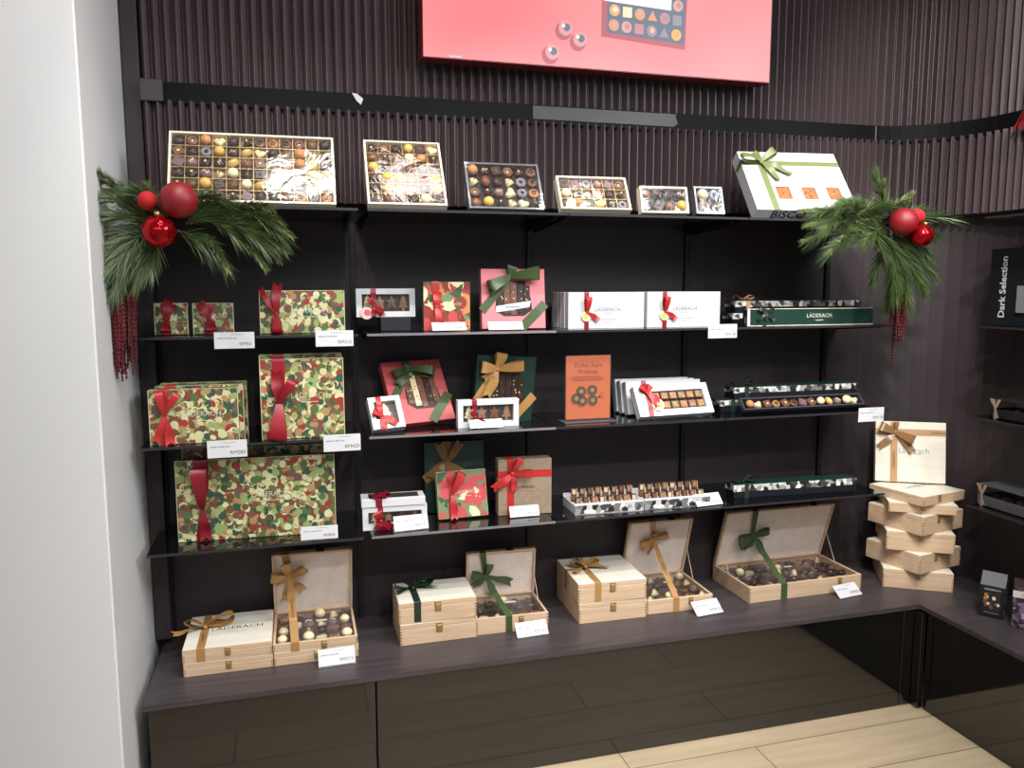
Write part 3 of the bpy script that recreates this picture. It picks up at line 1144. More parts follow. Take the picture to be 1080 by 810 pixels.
# ------------------------------------------------------------------ price cards
def price_card(loc, label, price, w=0.107, h=0.046, tilt=25, yaw=0, hang=False, acryl=False):
    r_ = root('price_card', label, 'price card', loc, yaw, 0 if hang else tilt, 0, 'white price cards')
    g = G()
    zb = -h * .76 if hang else 0.003
    yb = -0.0016
    g.bbox(-w / 2, w / 2, yb, -.0004, zb, zb + h, M_paper, .0003)
    g.build('card', r_)
    g = G()
    y = yb - .0002
    g.box(-w * .10, w * .22, y, y + .0001, zb + h * .84, zb + h * .87, M_inkl)
    x = -w * .43
    for L in (.16, .05, .13, .10):
        g.box(x, x + w * L, y, y + .0001, zb + h * .60, zb + h * .665, M_inkl)
        x += w * L + .002
    text(g, price, h * .30, front(w * .27, zb + h * .27, y), M_ink)
    g.build('lettering', r_)
    g = G()
    if hang:
        g.box(-w * .5, w * .5, -.0024, .012, zb + h + .0004, zb + h + .0016, M_acryl)
    else:
        g.box(-w * .515, w * .515, -.0004, .0010, 0, zb + h + .002, M_acryl)
        g.box(-w * .515, w * .515, -.004, .0010, 0, .002, M_acryl)
    g.build('clear_holder', r_)
    return r_


YE = -0.2480
price_card((0.2455, YE, Z2), 'white price card hanging below the two small patterned boxes', 'RM50', hang=True)
price_card((0.520, YE, Z2), 'white price card hanging below the wide low patterned box, second shelf', 'RM215', hang=True)
price_card((1.7785, YE, Z2), 'white price card hanging below the right-hand stack of white cartons', 'RM138', hang=True)
price_card((0.2135, YE, Z3), 'white price card hanging on the third shelf below the stacked patterned boxes', 'RM285', hang=True, h=.05)
price_card((0.533, YE, Z3), 'white price card hanging on the third shelf below the tall patterned box', 'RM420', hang=True, h=.05)
price_card((2.3825, YE, Z3), 'white price card hanging by the right end of the black praline tray', 'RM118', hang=True, h=.05)
price_card((0.460, -0.240, Z4 + .001), 'white price card standing against the widest patterned box', 'RM805', h=.040, tilt=5, yaw=-2)
price_card((0.868, -0.205, Z2), 'white price card leaning in front of the small leaf-print box', 'RM98', h=.031, tilt=38)
price_card((1.0455, -0.213, Z2), 'white price card leaning in front of the pink box', 'RM158', w=.113, h=.031, tilt=38)
price_card((0.980, -0.216, Z3), 'white price card leaning before the white carton of tree-shaped biscuits on the third shelf', 'RM75', h=.031, tilt=38)
price_card((0.738, -0.222, Z4), 'white price card leaning before the stacked white biscuit cartons', 'RM75', h=.046, tilt=25, yaw=4)
price_card((1.1155, -0.180, Z4), 'white price card leaning before the brown paper box', 'RM138', w=.10, h=.036, tilt=25)
price_card((1.765, -0.228, Z4), 'white price card leaning at the right end of the bar trays', 'RM50', w=.105, h=.046, tilt=42, yaw=6)
price_card((0.498, -0.290, ZC), 'white price card leaning before the open wooden box at the left end of the counter', 'RM215', h=.048, tilt=30, yaw=2)
price_card((1.119, -0.262, ZC), 'white price card leaning before the open wooden box with the green ribbon', 'RM285', h=.048, tilt=40, yaw=3)
price_card((1.7565, -0.266, ZC), 'white price card leaning before the open wooden box with the long gold ribbon', 'RM420', h=.056, tilt=52, yaw=6)
price_card((2.3275, -0.264, ZC), 'white price card leaning before the widest open wooden box', 'RM805', h=.052, tilt=50, yaw=8)

# ------------------------------------------------------------------ second shelf
SM = dict(wd=.026, m=M_red, kz=.50, pf=.5, knot=.006)
patterned_box((0.0725, -0.1302, Z2), 0.0883, 0.0902, 0.03, 'small patterned gift box with red ribbon, left one of the small pair', 0, 3.0, seed=11, size=.017,
              rib=dict(SM, x=-.014, tails=((75, .058), (-95, .04), (62, .05))))
patterned_box((0.1846, -0.1248, Z2), 0.1109, 0.0891, 0.03, 'small patterned gift box with red ribbon, right one of the small pair', 0, 3.0, seed=12, size=.017,
              rib=dict(SM, x=-.012, tails=((112, .055), (-80, .04))))
patterned_box((0.4344, -0.1502, Z2), 0.2419, 0.1257, 0.03, 'wide low patterned gift box with red ribbon on the second shelf', 0, 1.0, seed=13,
              rib=dict(x=-.075, wd=.026, m=M_red, kz=.45, pf=.5, tails=((82, .092), (115, .088, .016), (-95, .05, .03)), loops=((-88, .055, .03),)))


def cookie(g, x, z, s_, y, m, kind):
    if kind == 0:      # fir tree
        P_ = [(0, 1)]
        for q in range(3):
            P_ += [(.32 + .14 * q, .45 - .48 * q), (.2 + .1 * q, .38 - .48 * q)]
        P_ += [(.14, -.62), (.14, -1)]
    else:              # gingerbread-like star
        P_ = [(0, 1), (.24, .35), (.62, .3), (.4, -.12), (.55, -.8), (.1, -.55)]
    poly = [(x + a * s_, z + b_ * s_) for a, b_ in P_] + [(x - a * s_, z + b_ * s_) for a, b_ in reversed(P_[1:])]
    # star-shaped outline: fan from the middle
    n = len(poly)
    vs = [(x, y - .002, z)] + [(a, y, b_) for a, b_ in poly] + [(a, y + .004, b_) for a, b_ in poly]
    fs = [(0, 1 + (i + 1) % n, 1 + i) for i in range(n)] + [(1 + i, 1 + (i + 1) % n, 1 + n + (i + 1) % n, 1 + n + i) for i in range(n)]
    g.add(vs, fs, m)


def window_carton(loc, w, h, d, label, yaw=0, tilt=0, roll=0, ribx=None, m=M_crim, border=.017, biscuits=4, group='white window cartons', rib_kw=None, tagd=False):
    r_ = root('window_carton', label, 'gift box', loc, yaw, tilt, roll, group)
    g = G()
    bd = border
    g.box(-w / 2, w / 2, -d * .45, 0, 0, h, M_paper)
    for x0, x1, z0, z1 in ((-w / 2, -w / 2 + bd, bd, h - bd), (w / 2 - bd, w / 2, bd, h - bd), (-w / 2, w / 2, 0, bd), (-w / 2, w / 2, h - bd, h)):
        g.box(x0, x1, -d, -d * .44, z0, z1, M_paper)
    g.add([(-w / 2 + bd, -d * .455, bd), (w / 2 - bd, -d * .455, bd), (w / 2 - bd, -d * .455, h - bd), (-w / 2 + bd, -d * .455, h - bd)], [(0, 1, 2, 3)], mat('carton_inside', (52, 42, 38), .6))
    g.build('carton', r_)
    cw = (w - 2 * bd) / biscuits
    for i in range(biscuits):
        g = G()
        cookie(g, -w / 2 + bd + cw * (i + .5), h / 2, min((h - 2 * bd) * .49, cw * .95), -d * .62, [CH_W, mat('ginger', (146, 104, 76), .5), CH_M, mat('ginger', (146, 104, 76), .5)][i % 4], 0 if i in (0, 3) else 1)
        g.build('biscuit', r_)
    g = G()
    g.box(-w / 2 + bd * .8, w / 2 - bd * .8, -d * .93, -d * .92, bd * .8, h - bd * .8, M_acryl)
    g.build('clear_pane', r_)
    if ribx is not None:
        rb = vband(r_, ribx, .016, d, 0, h, m, True, (h * .4, .6))
        k = dict(loops=((-35, .035, .02), (120, .028, .018)), tails=((-50, .045, .016), (-100, .03, .014)), wd=.016, knot=.006)
        k.update(rib_kw or {})
        bow((ribx, -d - .002, h * .38), FX, FZ, FN, m=m, parent=rb, **k)
    if tagd:
        g = G()
        g.lathe([(.019, 0), (.019, .0015)], mat('tag_print', (214, 190, 180), .4), 18, Matrix.Translation((ribx - .022, -d - .004, .012)) @ Matrix.Rotation(R(90), 4, 'X'))
        g.lathe([(.010, .0016), (.010, .0019)], mat('tag_rose', (196, 92, 104), .4), 14, Matrix.Translation((ribx - .020, -d - .004, .014)) @ Matrix.Rotation(R(90), 4, 'X'))
        g.build('round_tag', r_)
    return r_


STZ = 0.042
r_ = root('display_block', 'small black block under the white window carton on the second shelf', 'stand', (0.712, -0.085, Z2))
g = G()
g.bbox(-.047, .047, -.055, .0, 0, STZ, mat('block_dark', (34, 32, 40), .4), .002)
g.build('block', r_)
window_carton((0.6849, -0.090, Z2 + STZ), 0.1807, 0.0873, 0.034, 'white window carton of biscuits raised on a black block, with red ribbon and round tag', -.3, 3, ribx=-.038, m=M_red, tagd=True)
patterned_box((0.8677, -0.135, Z2), 0.148, 0.1516, 0.03, 'square box with a red and green leaf print and a dark red ribbon', 0, 0.5, seed=21, size=.045, pal=LEAF, side=LEAF[5],
              kinds=('disc', 'cone', 'fir', 'star', 'oval', 'fir', 'star'), group='leaf-print boxes', rim=False,
              rib=dict(x=-.035, wd=.024, m=M_redo, kz=.48, pf=.7, loops=((-80, .05, .024),), tails=((80, .05),)))


def bark_box(loc, w, h, d, label, yaw, tilt, roll, m, slab_m, rib_m, bow_x, bow_z, loops, tails, group='coloured boxes with a bark window', winx=0.0, winz=.52, gold=False, diag=True):
    r_ = root('gift_box', label, 'gift box', loc, yaw, tilt, roll, group)
    g = G()
    g.bbox(-w / 2, w / 2, -d, 0, 0, h, m, .0015)
    hw, z0, z1 = w * .29, h * (winz - .31), h * (winz + .28)
    arch = [(winx - hw * .55, z0), (winx + hw * .55, z0), (winx + hw, z0 + h * .10), (winx + hw * .95, (z0 + z1) / 2), (winx + hw * .62, z1), (winx - hw * .62, z1), (winx - hw * .95, (z0 + z1) / 2), (winx - hw, z0 + h * .10)]
    g.prism(arch, -d - .0003, -d + .001, mat('window_dark', (38, 22, 18), .5))
    g.build('box_body', r_)
    for i in range(5):
        x = winx + (i - 2) * hw * .36
        g = G()
        e = abs(i - 2) * .055 * h
        g.bbox(x - hw * .165, x + hw * .165, -d - .0022, -d - .0003, z0 + e * .6 + .004, z1 - e * .5 - .004, slab_m[i % len(slab_m)], .0006)
        rd = random.Random(i + int(loc[0] * 100))
        for q in range(12):
            g.ball((x + rd.uniform(-.6, .6) * hw * .2, -d - .0023, z0 + e * .6 + .01 + rd.random() * (z1 - z0 - e * 1.1 - .02)), rd.uniform(.0012, .0022), rd.choice([CH_W, CH_R, CH_M, MATS['window_dark']]), 6, None, (1, .4, 1.3))
        g.build('bark_slab', r_)
    g = G()
    if diag:
        e = -d - .0030
        a, c = Vector((w * .5, e, h * .42)), Vector((w * .10, e, 0))
        u = (c - a).normalized()
        g.strip([a + Vector((0, .003, 0)), a.lerp(c, .3), a.lerp(c, .7), c], [.030] * 4, [Vector((0, -1, 0)).cross(u)] * 4, rib_m)
        a, c = Vector((-w * .5, e, h * .30)), Vector((bow_x, e, bow_z))
        u = (c - a).normalized()
        g.strip([a, a.lerp(c, .5), c], [.026] * 3, [Vector((0, -1, 0)).cross(u)] * 3, rib_m)
    g.strip([(bow_x, -d - .002, bow_z), (bow_x + .004, -d - .0012, h), (bow_x + .004, 0, h + .0008)], [.016, .028, .028], [(1, 0, 0)] * 3, rib_m)
    rb = g.build('ribbon', r_)
    bow((bow_x, -d - .004, bow_z), FX, FZ, FN, loops, tails, .026, .011, rib_m, rb)
    return r_


DKG2 = mat('ribbon_forest', (66, 84, 46), .38)
pk = bark_box((1.0856, -0.1316, Z2), 0.2101, 0.19, 0.03, 'pink box with a bark window, pale name card and green bow', -.3, 5.5, 0, M_pink, [CH_D, CH_M, CH_M, CH_D, CH_D], DKG2,
              -.012, h * 0 + .165, ((6, .092, .040), (-155, .080, .038), (75, .034, .036)), ((215, .09, .026),))
g = G()
g.prism([(-.062, .052), (.05, .068), (.046, .082), (.062, .096), (.05, .096), (-.062, .060), (-.066, .064), (-.058, .054)][0:2] + [(.056, .088), (-.058, .072)], -.0345, -.0335, mat('card_blue', (206, 218, 224), .4))
for i, L in enumerate((.05, .018)):
    g.box(-.03 + i * .012, -.03 + i * .012 + L, -.0348, -.0346, .066 - i * .010, .071 - i * .010, M_inkl, Matrix.Translation((0, 0, 0)))
g.build('name_card', pk)


def slim_carton(loc, w, h, d, label, yaw=0, tilt=0, roll=0, printed=True, group='white slim cartons', rib=True):
    r_ = root('slim_carton', label, 'gift box', loc, yaw, tilt, roll, group)
    g = G()
    g.bbox(-w / 2, w / 2, -d, 0, 0, h, M_paper, .0012)
    g.build('carton', r_)
    if printed:
        g = G()
        text(g, 'LÄDERACH', .0175, front(w * .01, h * .52, -d - .0004), mat('ink_grey', (84, 82, 84), .6))
        for i, (ww, zz) in enumerate(((.03, .42), (.065, .24), (.02, .16))):
            g.box(w * .01 - ww / 2, w * .01 + ww / 2, -d - .0004, -d - .0003, h * zz, h * zz + .002, M_inkl)
        g.build('lettering', r_)
    if rib:
        rb = vband(r_, -w * .265, .016, d, 0, h, M_red, True, (h * .4, .7))
        bow((-w * .265, -d - .002, h * .45), FX, FZ, FN, ((88, .05, .022),), ((-35, .05, .016),), .018, .006, M_redo, rb)
        g = G()
        g.lathe([(.016, 0), (.016, .0012)], mat('tag_cream', (228, 214, 168), .4), 16, Matrix.Translation((-w * .275, -d - .005, h * .34)) @ Matrix.Rotation(R(90), 4, 'X'))
        g.lathe([(.010, .0013), (.010, .0016)], mat('tag_lime', (180, 190, 110), .4), 14, Matrix.Translation((-w * .275 - .003, -d - .005, h * .34)) @ Matrix.Rotation(R(90), 4, 'X'))
        g.build('round_tag', r_)
    return r_


ORD = ('second', 'third', 'fourth', 'rearmost')
f1 = slim_carton((1.39, -0.1568, Z2), 0.2643, 0.1174, 0.031, 'front white slim carton of the left-hand stack on the second shelf', -.2, 0)
for k in range(4):
    slim_carton((1.388, -0.1568 + .033 * (k + 1), Z2), 0.2643, 0.1174, 0.031, 'white slim carton, %s from the front of the left stack on the second shelf' % ORD[k], -.2, 0, printed=False, rib=False)
slim_carton((1.6671, -0.1581, Z2), 0.2689, 0.118, 0.031, 'front white slim carton of the right-hand stack on the second shelf', -.2, 0)
for k in range(2):
    slim_carton((1.661, -0.1581 + .033 * (k + 1), Z2), 0.2689, 0.118, 0.031, 'white slim carton, %s from the front of the right stack on the second shelf' % ('second', 'rearmost')[k], -.2, 0, printed=False, rib=False)


def long_box(loc, w, h, d, label, yaw=0, tilt=0, roll=0, ribm=M_dkgreen, group='long narrow praline boxes', side=False, tied=True):
    """black base, printed lid sides, dark green lid top; side=True turns the green top to the front"""
    r_ = root('long_box', label, 'gift box', loc, yaw, tilt, roll, group)
    if not side:
        g = G()
        g.bbox(-w / 2 + .002, w / 2 - .002, -d + .002, -.002, 0, h * .5, M_trayb, .001)
        g.build('box_base', r_)
        g = G()
        g.box(-w / 2, w / 2, -d, 0, h * .5, h - .0008, M_praline)
        g.box(-w / 2 + .0005, w / 2 - .0005, -d + .0005, -.0005, h - .0008, h, M_boxgreen)
        g.build('lid', r_)
        g = G()
        x = -w * .40
        g.strip([(x, -d - .0008, 0), (x, -d - .0008, h - .0003), (x, -d, h + .0002), (x, 0, h + .0002)], [.016] * 4, [(1, 0, 0)] * 4, ribm)
        rb = g.build('ribbon', r_)
        if tied:
            bow((x, -d * .55, h + .001), TX, TZ, TN, ((15, .045), (170, .04)), ((-20, .05), (205, .04)), .014, .006, ribm, rb)
    else:
        g = G()
        g.box(-w / 2, w / 2, -d * .4, 0, .002, h - .002, M_trayb)
        g.build('box_base', r_)
        g = G()
        g.box(-w / 2, w / 2, -d + .001, -d * .4, 0, h, M_praline)
        g.box(-w / 2 + .001, w / 2 - .001, -d, -d + .001, .001, h - .001, M_boxgreen)
        for z in (0, h - .002):
            g.box(-w / 2, w / 2, -d - .0002, -d + .002, z, z + .002, M_cream)
        g.box(-w / 2, -w / 2 + .010, -d - .0003, -d + .002, 0, h, M_paper)
        g.build('lid', r_)
        g = G()
        text(g, 'LÄDERACH', .020, front(w * .06, h * .56, -d - .0004), M_silver)
        g.box(w * .06 - .016, w * .06 + .016, -d - .0004, -d - .0003, h * .28, h * .32, M_silver)
        g.build('lettering', r_)
        rb = vband(r_, -w * .37, .014, d, 0, h, M_dkgreen)
        bow((-w * .37, -d - .002, h * .75), FX, FZ, FN, ((150, .03), (25, .035)), ((-40, .045), (-140, .04), (-80, .03)), .012, .006, M_dkgreen, rb)
    return r_


long_box((2.1415, -0.1899, Z2), 0.504, 0.0587, 0.03, 'long green box standing on its side at the right end of the second shelf', -.2, 2, side=True)
long_box((2.15, -0.055, Z2), 0.52, 0.0425, 0.07, 'long praline-print box lying under another behind the green box', 0, tied=False)
long_box((2.16, -0.052, Z2 + .0425), 0.52, 0.0425, 0.07, 'long praline-print box with beige bow lying on top behind the green box', 0, ribm=M_tan)

# ------------------------------------------------------------------ third shelf
patterned_box((0.1267, -0.184, Z3), 0.2376, 0.1569, 0.03, 'wide patterned gift box with coral red bow, front of the stack on the third shelf', .1, .5, seed=31,
              rib=dict(x=-.078, wd=.028, m=M_redo, kz=.55, pf=.3, knot=.007, loops=((98, .070, .022), (58, .074, .020)), tails=((-112, .082, .020), (-84, .088, .026))))
patterned_box((0.140, -0.140, Z3), 0.2376, 0.163, 0.03, 'patterned gift box directly behind the coral-ribboned one', 0, 0, seed=32, rib=dict(x=-.078, wd=.03, m=M_redo, pf=.9), txt=False)
patterned_box((0.148, -0.096, Z3), 0.2376, 0.166, 0.03, 'patterned gift box at the back of the stack on the third shelf', 0, 0, seed=33, txt=False)
patterned_box((0.4266, -0.185, Z3), 0.2363, 0.2358, 0.03, 'tall square patterned gift box with a red bow on the third shelf', -1.1, 0, seed=34,
              rib=dict(x=-.066, wd=.036, m=M_red, kz=.45, pf=.35, knot=.008, loops=((-95, .105, .05), (62, .08, .026)), tails=((52, .085, .018), (-108, .10, .026), (90, .1, .03))))
patterned_box((0.424, -0.142, Z3), 0.2363, 0.246, 0.03, 'tall square patterned gift box standing behind the red-bowed tall one', 0, 0, seed=35, txt=False, rib=dict(x=-.066, wd=.032, m=M_crim, pf=.9))

# small white carton, tilted
r_ = window_carton((0.6762, -0.1826, Z3), 0.1006, 0.1075, 0.03, 'small square white window carton with a bright red bow, leaning back', 6.5, 33, -3.0, ribx=-.018, m=M_redo, biscuits=1, border=.016,
                   rib_kw=dict(loops=((100, .035, .024), (150, .03, .022)), tails=((-40, .055, .02), (-95, .05, .02)), wd=.02, knot=.008))
bark_box((0.7997, -0.100, Z3), 0.2058, 0.2223, 0.03, 'coral red box with a bark window and green bow, leaning back', 12.4, 33.5, -1.7, M_coral, [CH_M, CH_W, CH_M, CH_D, CH_M], DKG2,
         -.02, .185, ((-18, .085, .03), (200, .06, .03), (80, .025, .03)), ((225, .075, .028), (-100, .03)), winx=.012)
window_carton((0.9941, -0.1545, Z3), 0.1983, 0.0877, 0.03, 'white window carton of four biscuits standing before the gold-bowed green box', -.3, .5, ribx=-.046, m=M_crim)
bark_box((1.0573, -0.076, Z3), 0.2046, 0.2224, 0.03, 'dark green box with a dark bark window and a gold bow', 4.5, -4, 3.6, M_boxgreen, [CH_D, CH_D, CH_D, CH_D, CH_D], M_gold,
         -.035, .180, ((12, .085, .034), (82, .055, .04), (172, .06, .036)), ((-112, .10, .032), (215, .06, .03)), gold=True, winx=.01, winz=.48)

# orange poster in an acrylic stand
r_ = root('poster_stand', 'upright orange poster in a clear acrylic stand on the third shelf', 'sign', (1.3353, -0.1655, Z3), .4, 0)
w, h = .1553, .2178
g = G()
g.bbox(-w / 2, w / 2, -.0042, -.0030, .008, h, M_orange, .0004)
po = g.build('poster', r_)
g = G()
y = -.0045
text(g, 'Dubai Style', .022, front(0, h * .855, y), mat('poster_ink', (96, 52, 36), .6))
text(g, 'Pralinés', .022, front(0, h * .755, y), MATS['poster_ink'])
for i, ww in enumerate((.10, .12, .105)):
    g.box(-ww / 2 - .004, ww / 2 - .004, y, y + .0001, h * (.675 - .027 * i), h * (.685 - .027 * i), MATS['poster_ink'])
g.build('lettering', po)
g = G()
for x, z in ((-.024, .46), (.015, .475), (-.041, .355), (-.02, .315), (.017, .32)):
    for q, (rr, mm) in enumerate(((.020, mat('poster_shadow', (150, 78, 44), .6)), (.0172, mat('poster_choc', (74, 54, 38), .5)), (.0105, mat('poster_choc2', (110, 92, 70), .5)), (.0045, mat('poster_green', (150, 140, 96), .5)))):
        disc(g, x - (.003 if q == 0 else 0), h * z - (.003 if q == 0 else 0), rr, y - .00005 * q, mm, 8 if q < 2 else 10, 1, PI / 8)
for a, L in ((40, .03), (10, .022), (-15, .02)):
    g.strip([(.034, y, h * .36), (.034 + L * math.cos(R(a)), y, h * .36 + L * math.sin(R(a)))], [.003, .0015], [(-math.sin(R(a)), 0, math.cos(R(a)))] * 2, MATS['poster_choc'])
g.build('printed_pralines', po)
g = G()
g.box(-w / 2 - .004, w / 2 + .004, -.0062, -.0050, .004, h + .002, M_acryl)
g.box(-w / 2 - .004, w / 2 + .004, -.0022, -.0010, .004, h + .002, M_acryl)
g.build('clear_sleeve', r_)
g = G()
g.bbox(-w / 2 - .014, w / 2 + .014, -.036, .03, 0, .0035, mat('acrylic_base', (84, 84, 88), .1), .001)
g.build('stand_foot', r_)

# stack of leaning white cartons, front one with a 6 x 2 window
for k, (yy, tl, lab) in enumerate(((-0.022, 14, 'rearmost white slim carton of the leaning stack on the third shelf'), (-0.060, 14.5, 'white slim carton second from the back in the leaning stack on the third shelf'),
                                   (-0.099, 15, 'white slim carton third from the back in the leaning stack on the third shelf'))):
    slim_carton((1.632 + .004 * k, yy, Z3), 0.283, 0.1145, 0.031, lab, -.5, tl, 0, printed=False, rib=(k == 2))
r_ = root('window_carton', 'white carton leaning with a window on twelve nut-topped chocolates and a red ribbon', 'gift box', (1.6393, -0.1905, Z3), 2.3, 32.0, -.7)
w, h, d = 0.2793, 0.1124, 0.03
g = G()
g.box(-w / 2, w / 2, -d * .45, 0, 0, h, M_paper)
wx0, wx1, wz0, wz1 = -w * .28, w * .42, h * .20, h * .80
for x0, x1, z0, z1 in ((-w / 2, wx0, 0, h), (wx1, w / 2, 0, h), (wx0, wx1, 0, wz0), (wx0, wx1, wz1, h)):
    g.box(x0, x1, -d, -d * .44, z0, z1, M_paper)
g.add([(wx0, -d * .455, wz0), (wx1, -d * .455, wz0), (wx1, -d * .455, wz1), (wx0, -d * .455, wz1)], [(0, 1, 2, 3)], MATS['carton_inside'])
g.build('carton', r_)
for i in range(6):
    for j in range(2):
        cx, cz = wx0 + (wx1 - wx0) * (i + .5) / 6, wz0 + (wz1 - wz0) * (j + .5) / 2
        g = G()
        g.bbox(cx - .0135, cx + .0135, -d * .92, -d * .455, cz - .0125, cz + .0125, mat('choc_amber', (150, 100, 62), .45) if (i + j) % 2 else mat('choc_hazel', (126, 92, 66), .45), .002)
        rd = random.Random(i * 7 + j)
        for q in range(5):
            g.ball((cx + rd.uniform(-.008, .008), -d * .92, cz + rd.uniform(-.008, .008)), .0032, rd.choice([CH_C, CH_G, mat('pistachio', (150, 142, 92), .5)]), 6, None, (1, .5, 1))
        g.build('chocolate', r_)
rb = vband(r_, -w * .35, .018, d, 0, h, M_red, True, (h * .4, .7), dx=.004)
bow((-w * .34, -d - .002, h * .72), FX, FZ, FN, ((60, .03, .02), (140, .035, .02)), ((-70, .06, .018), (-40, .05)), .018, .007, M_redo, rb)
g = G()
g.lathe([(.022, 0), (.022, .0012)], mat('tag_cream', (228, 214, 168), .4), 18, Matrix.Translation((-w * .24, -d - .005, h * .34)) @ Matrix.Rotation(R(90), 4, 'X'))
g.lathe([(.014, .0013), (.014, .0016)], mat('tag_peach', (226, 150, 96), .4), 14, Matrix.Translation((-w * .235, -d - .005, h * .35)) @ Matrix.Rotation(R(90), 4, 'X'))
g.build('round_tag', r_)

long_box((2.10, -0.058, Z3), 0.50, 0.0425, 0.07, 'long praline-print box lying at the bottom behind the black praline tray', 0, tied=False)
long_box((2.165, -0.050, Z3 + .0425), 0.51, 0.0425, 0.07, 'long praline-print box with dark green bow lying on top behind the black praline tray', -.5)
# long black tray of pralines
r_ = root('praline_tray', 'long narrow black tray with one row of pralines on the third shelf', 'chocolate box', (2.1392, -0.1918, Z3), -.1, 43.5, 0)
w, h, d = 0.4896, 0.0495, 0.0295
g = G()
g.box(-w / 2, w / 2, -d * .45, 0, 0, h, M_trayb)
for x0, x1, z0, z1 in ((-w / 2, -w / 2 + .005, .005, h - .005), (w / 2 - .005, w / 2, .005, h - .005), (-w / 2, w / 2, 0, .005), (-w / 2, w / 2, h - .005, h)):
    g.bbox(x0, x1, -d, -d * .44, z0, z1, mat('tray_rim_grey', (70, 70, 76), .25), .001)
g.build('tray', r_)
rd = random.Random(77)
M = Matrix.Translation((0, -d * .46, 0)) @ Matrix.Rotation(R(90), 4, 'X')
pralines(r_, [(-w / 2 + .03 + i * (w - .06) / 12, h * .5) for i in range(13)], M, rd, 1.25, [1, 4, 15, 14, 9, 3, 21, 10, 11, 13, 12, 5, 2])
g = G()
g.box(-w / 2 + .003, w / 2 - .003, -d - .0008, -d - .0004, .003, h - .003, M_film2)
g.build('clear_wrap', r_)

# ------------------------------------------------------------------ lowest shelf
patterned_box((0.2869, -0.1278, Z4), 0.455, 0.2449, 0.03, 'widest patterned gift box with a long crimson ribbon, on the lowest shelf', -2.9, 0, seed=41,
              rib=dict(x=-.155, wd=.042, m=M_crim, kz=.42, pf=.25, knot=.006, loops=((90, .13, .04),), tails=((-90, .10, .03),)))
patterned_box((0.292, -0.060, Z4), 0.440, 0.266, 0.03, 'wide patterned gift box standing in shadow behind the widest one', -2, 0, seed=42, txt=False, rib=dict(x=-.14, wd=.04, m=M_crim, pf=.9))
window_carton((0.6934, -0.1526, Z4), 0.199, 0.073, 0.034, 'white window carton with red bow, lower of the two stacked ones', -2.4, 0, ribx=-.045, m=M_red,
              rib_kw=dict(loops=((110, .035, .03), (-30, .04, .024)), tails=((-55, .05, .022), (-125, .03, .02)), wd=.024, knot=.009))
r_ = root('window_carton', 'white carton with crimson ribbon lying flat on another white carton', 'gift box', (0.690, -0.132, Z4 + .0735), -2.4, 0)
g = G()
g.bbox(-.0985, .0985, -.058, .020, 0, .025, M_paper, .001)
g.add([(-.075, -.045, .0252), (.08, -.045, .0252), (.08, .008, .0252), (-.075, .008, .0252)], [(0, 1, 2, 3)], MATS['carton_inside'])
g.build('carton', r_)
g = G()
g.strip([(-.045, -.0588, 0), (-.045, -.0588, .025), (-.045, -.058, .0258), (-.045, .02, .0258)], [.02] * 4, [(1, 0, 0)] * 4, M_crim)
rb = g.build('ribbon', r_)
bow((-.045, -.04, .026), TX, TZ, TN, ((10, .035), (165, .03)), ((-50, .035), (230, .03)), .02, .008, M_crim, rb)

r_ = root('gift_box', 'tall dark green box with a brown ribbon bow, behind the pink leaf-print box', 'gift box', (0.910, -0.0300, Z4), -2.5, 5, 0)
w, h, d = .202, .236, .03
g = G()
g.bbox(-w / 2, w / 2, -d, 0, 0, h, M_boxgreen, .0015)
g.build('box_body', r_)
g = G()
e = -d - .001
g.strip([(-w / 2, e, h * .47), (-w * .3, e, h * .60), (-w * .12, e, h * .70)], [.03] * 3, [(-.5, 0, .8)] * 3, M_brown)
g.strip([(-w * .12, e, h * .7), (-w * .13, e, h), (-w * .13, 0, h + .0008)], [.02, .03, .03], [(1, 0, 0)] * 3, M_brown)
rb = g.build('ribbon', r_)
bow((-w * .12, -d - .002, h * .70), FX, FZ, FN, ((-38, .085, .04), (-75, .09, .04)), ((108, .075, .03), (52, .085, .028), (215, .08, .03)), .03, .010, M_brown, rb)

patterned_box((0.9188, -0.118, Z4), 0.1634, 0.1519, 0.03, 'pink and green leaf-print box leaning before the brown-bowed green box', 1.1, 13, -.8, seed=51, size=.045,
              pal=[LEAF[6], LEAF[2], LEAF[3], LEAF[6], LEAF[2], LEAF[5], LEAF[6]], side=LEAF[3], kinds=('disc', 'cone', 'fir', 'star', 'oval', 'fir', 'star'), group='leaf-print boxes', rim=False,
              rib=dict(x=-.036, wd=.026, m=M_redo, kz=.52, pf=.6, loops=((62, .075, .03),), tails=((-92, .085, .024),)))
# brown paper box
r_ = root('gift_box', 'brown paper gift box tied with a coral red ribbon', 'gift box', (1.1278, -0.100, Z4), -4.0, 0, 0)
w, h, d = .1807, .1875, .05
g = G()
g.bbox(-w / 2, w / 2, -d, 0, 0, h, M_kraft, .002)
g.prism([(w * .28, 0), (w / 2, h * .30), (w / 2, h * .315), (w * .26, 0)], -d - .0006, -d, M_kraftcut)
g.prism([(-w / 2, h * .62), (-w * .1, h * .44), (w * .5, h * .40), (w * .5, h * .405), (-w * .1, h * .45), (-w / 2, h * .635)], -d - .0006, -d, M_kraftcut)
g.build('box_body', r_)
g = G()
text(g, 'LÄDERACH', .0135, front(-.004, h * .50, -d - .0010), M_ink)
g.build('lettering', r_)
rb = vband(r_, -w * .27, .024, d, 0, h, M_redo)
hband(rb, h * .735, .024, d, -w / 2, w / 2, M_redo, 'ribbon_across')
bow((-w * .24, -d - .003, h * .76), FX, FZ, FN, ((65, .06, .024), (0, .062, .028)), ((212, .085, .026), (-88, .06, .02), (222, .07, .02)), .024, .011, M_redo, rb)


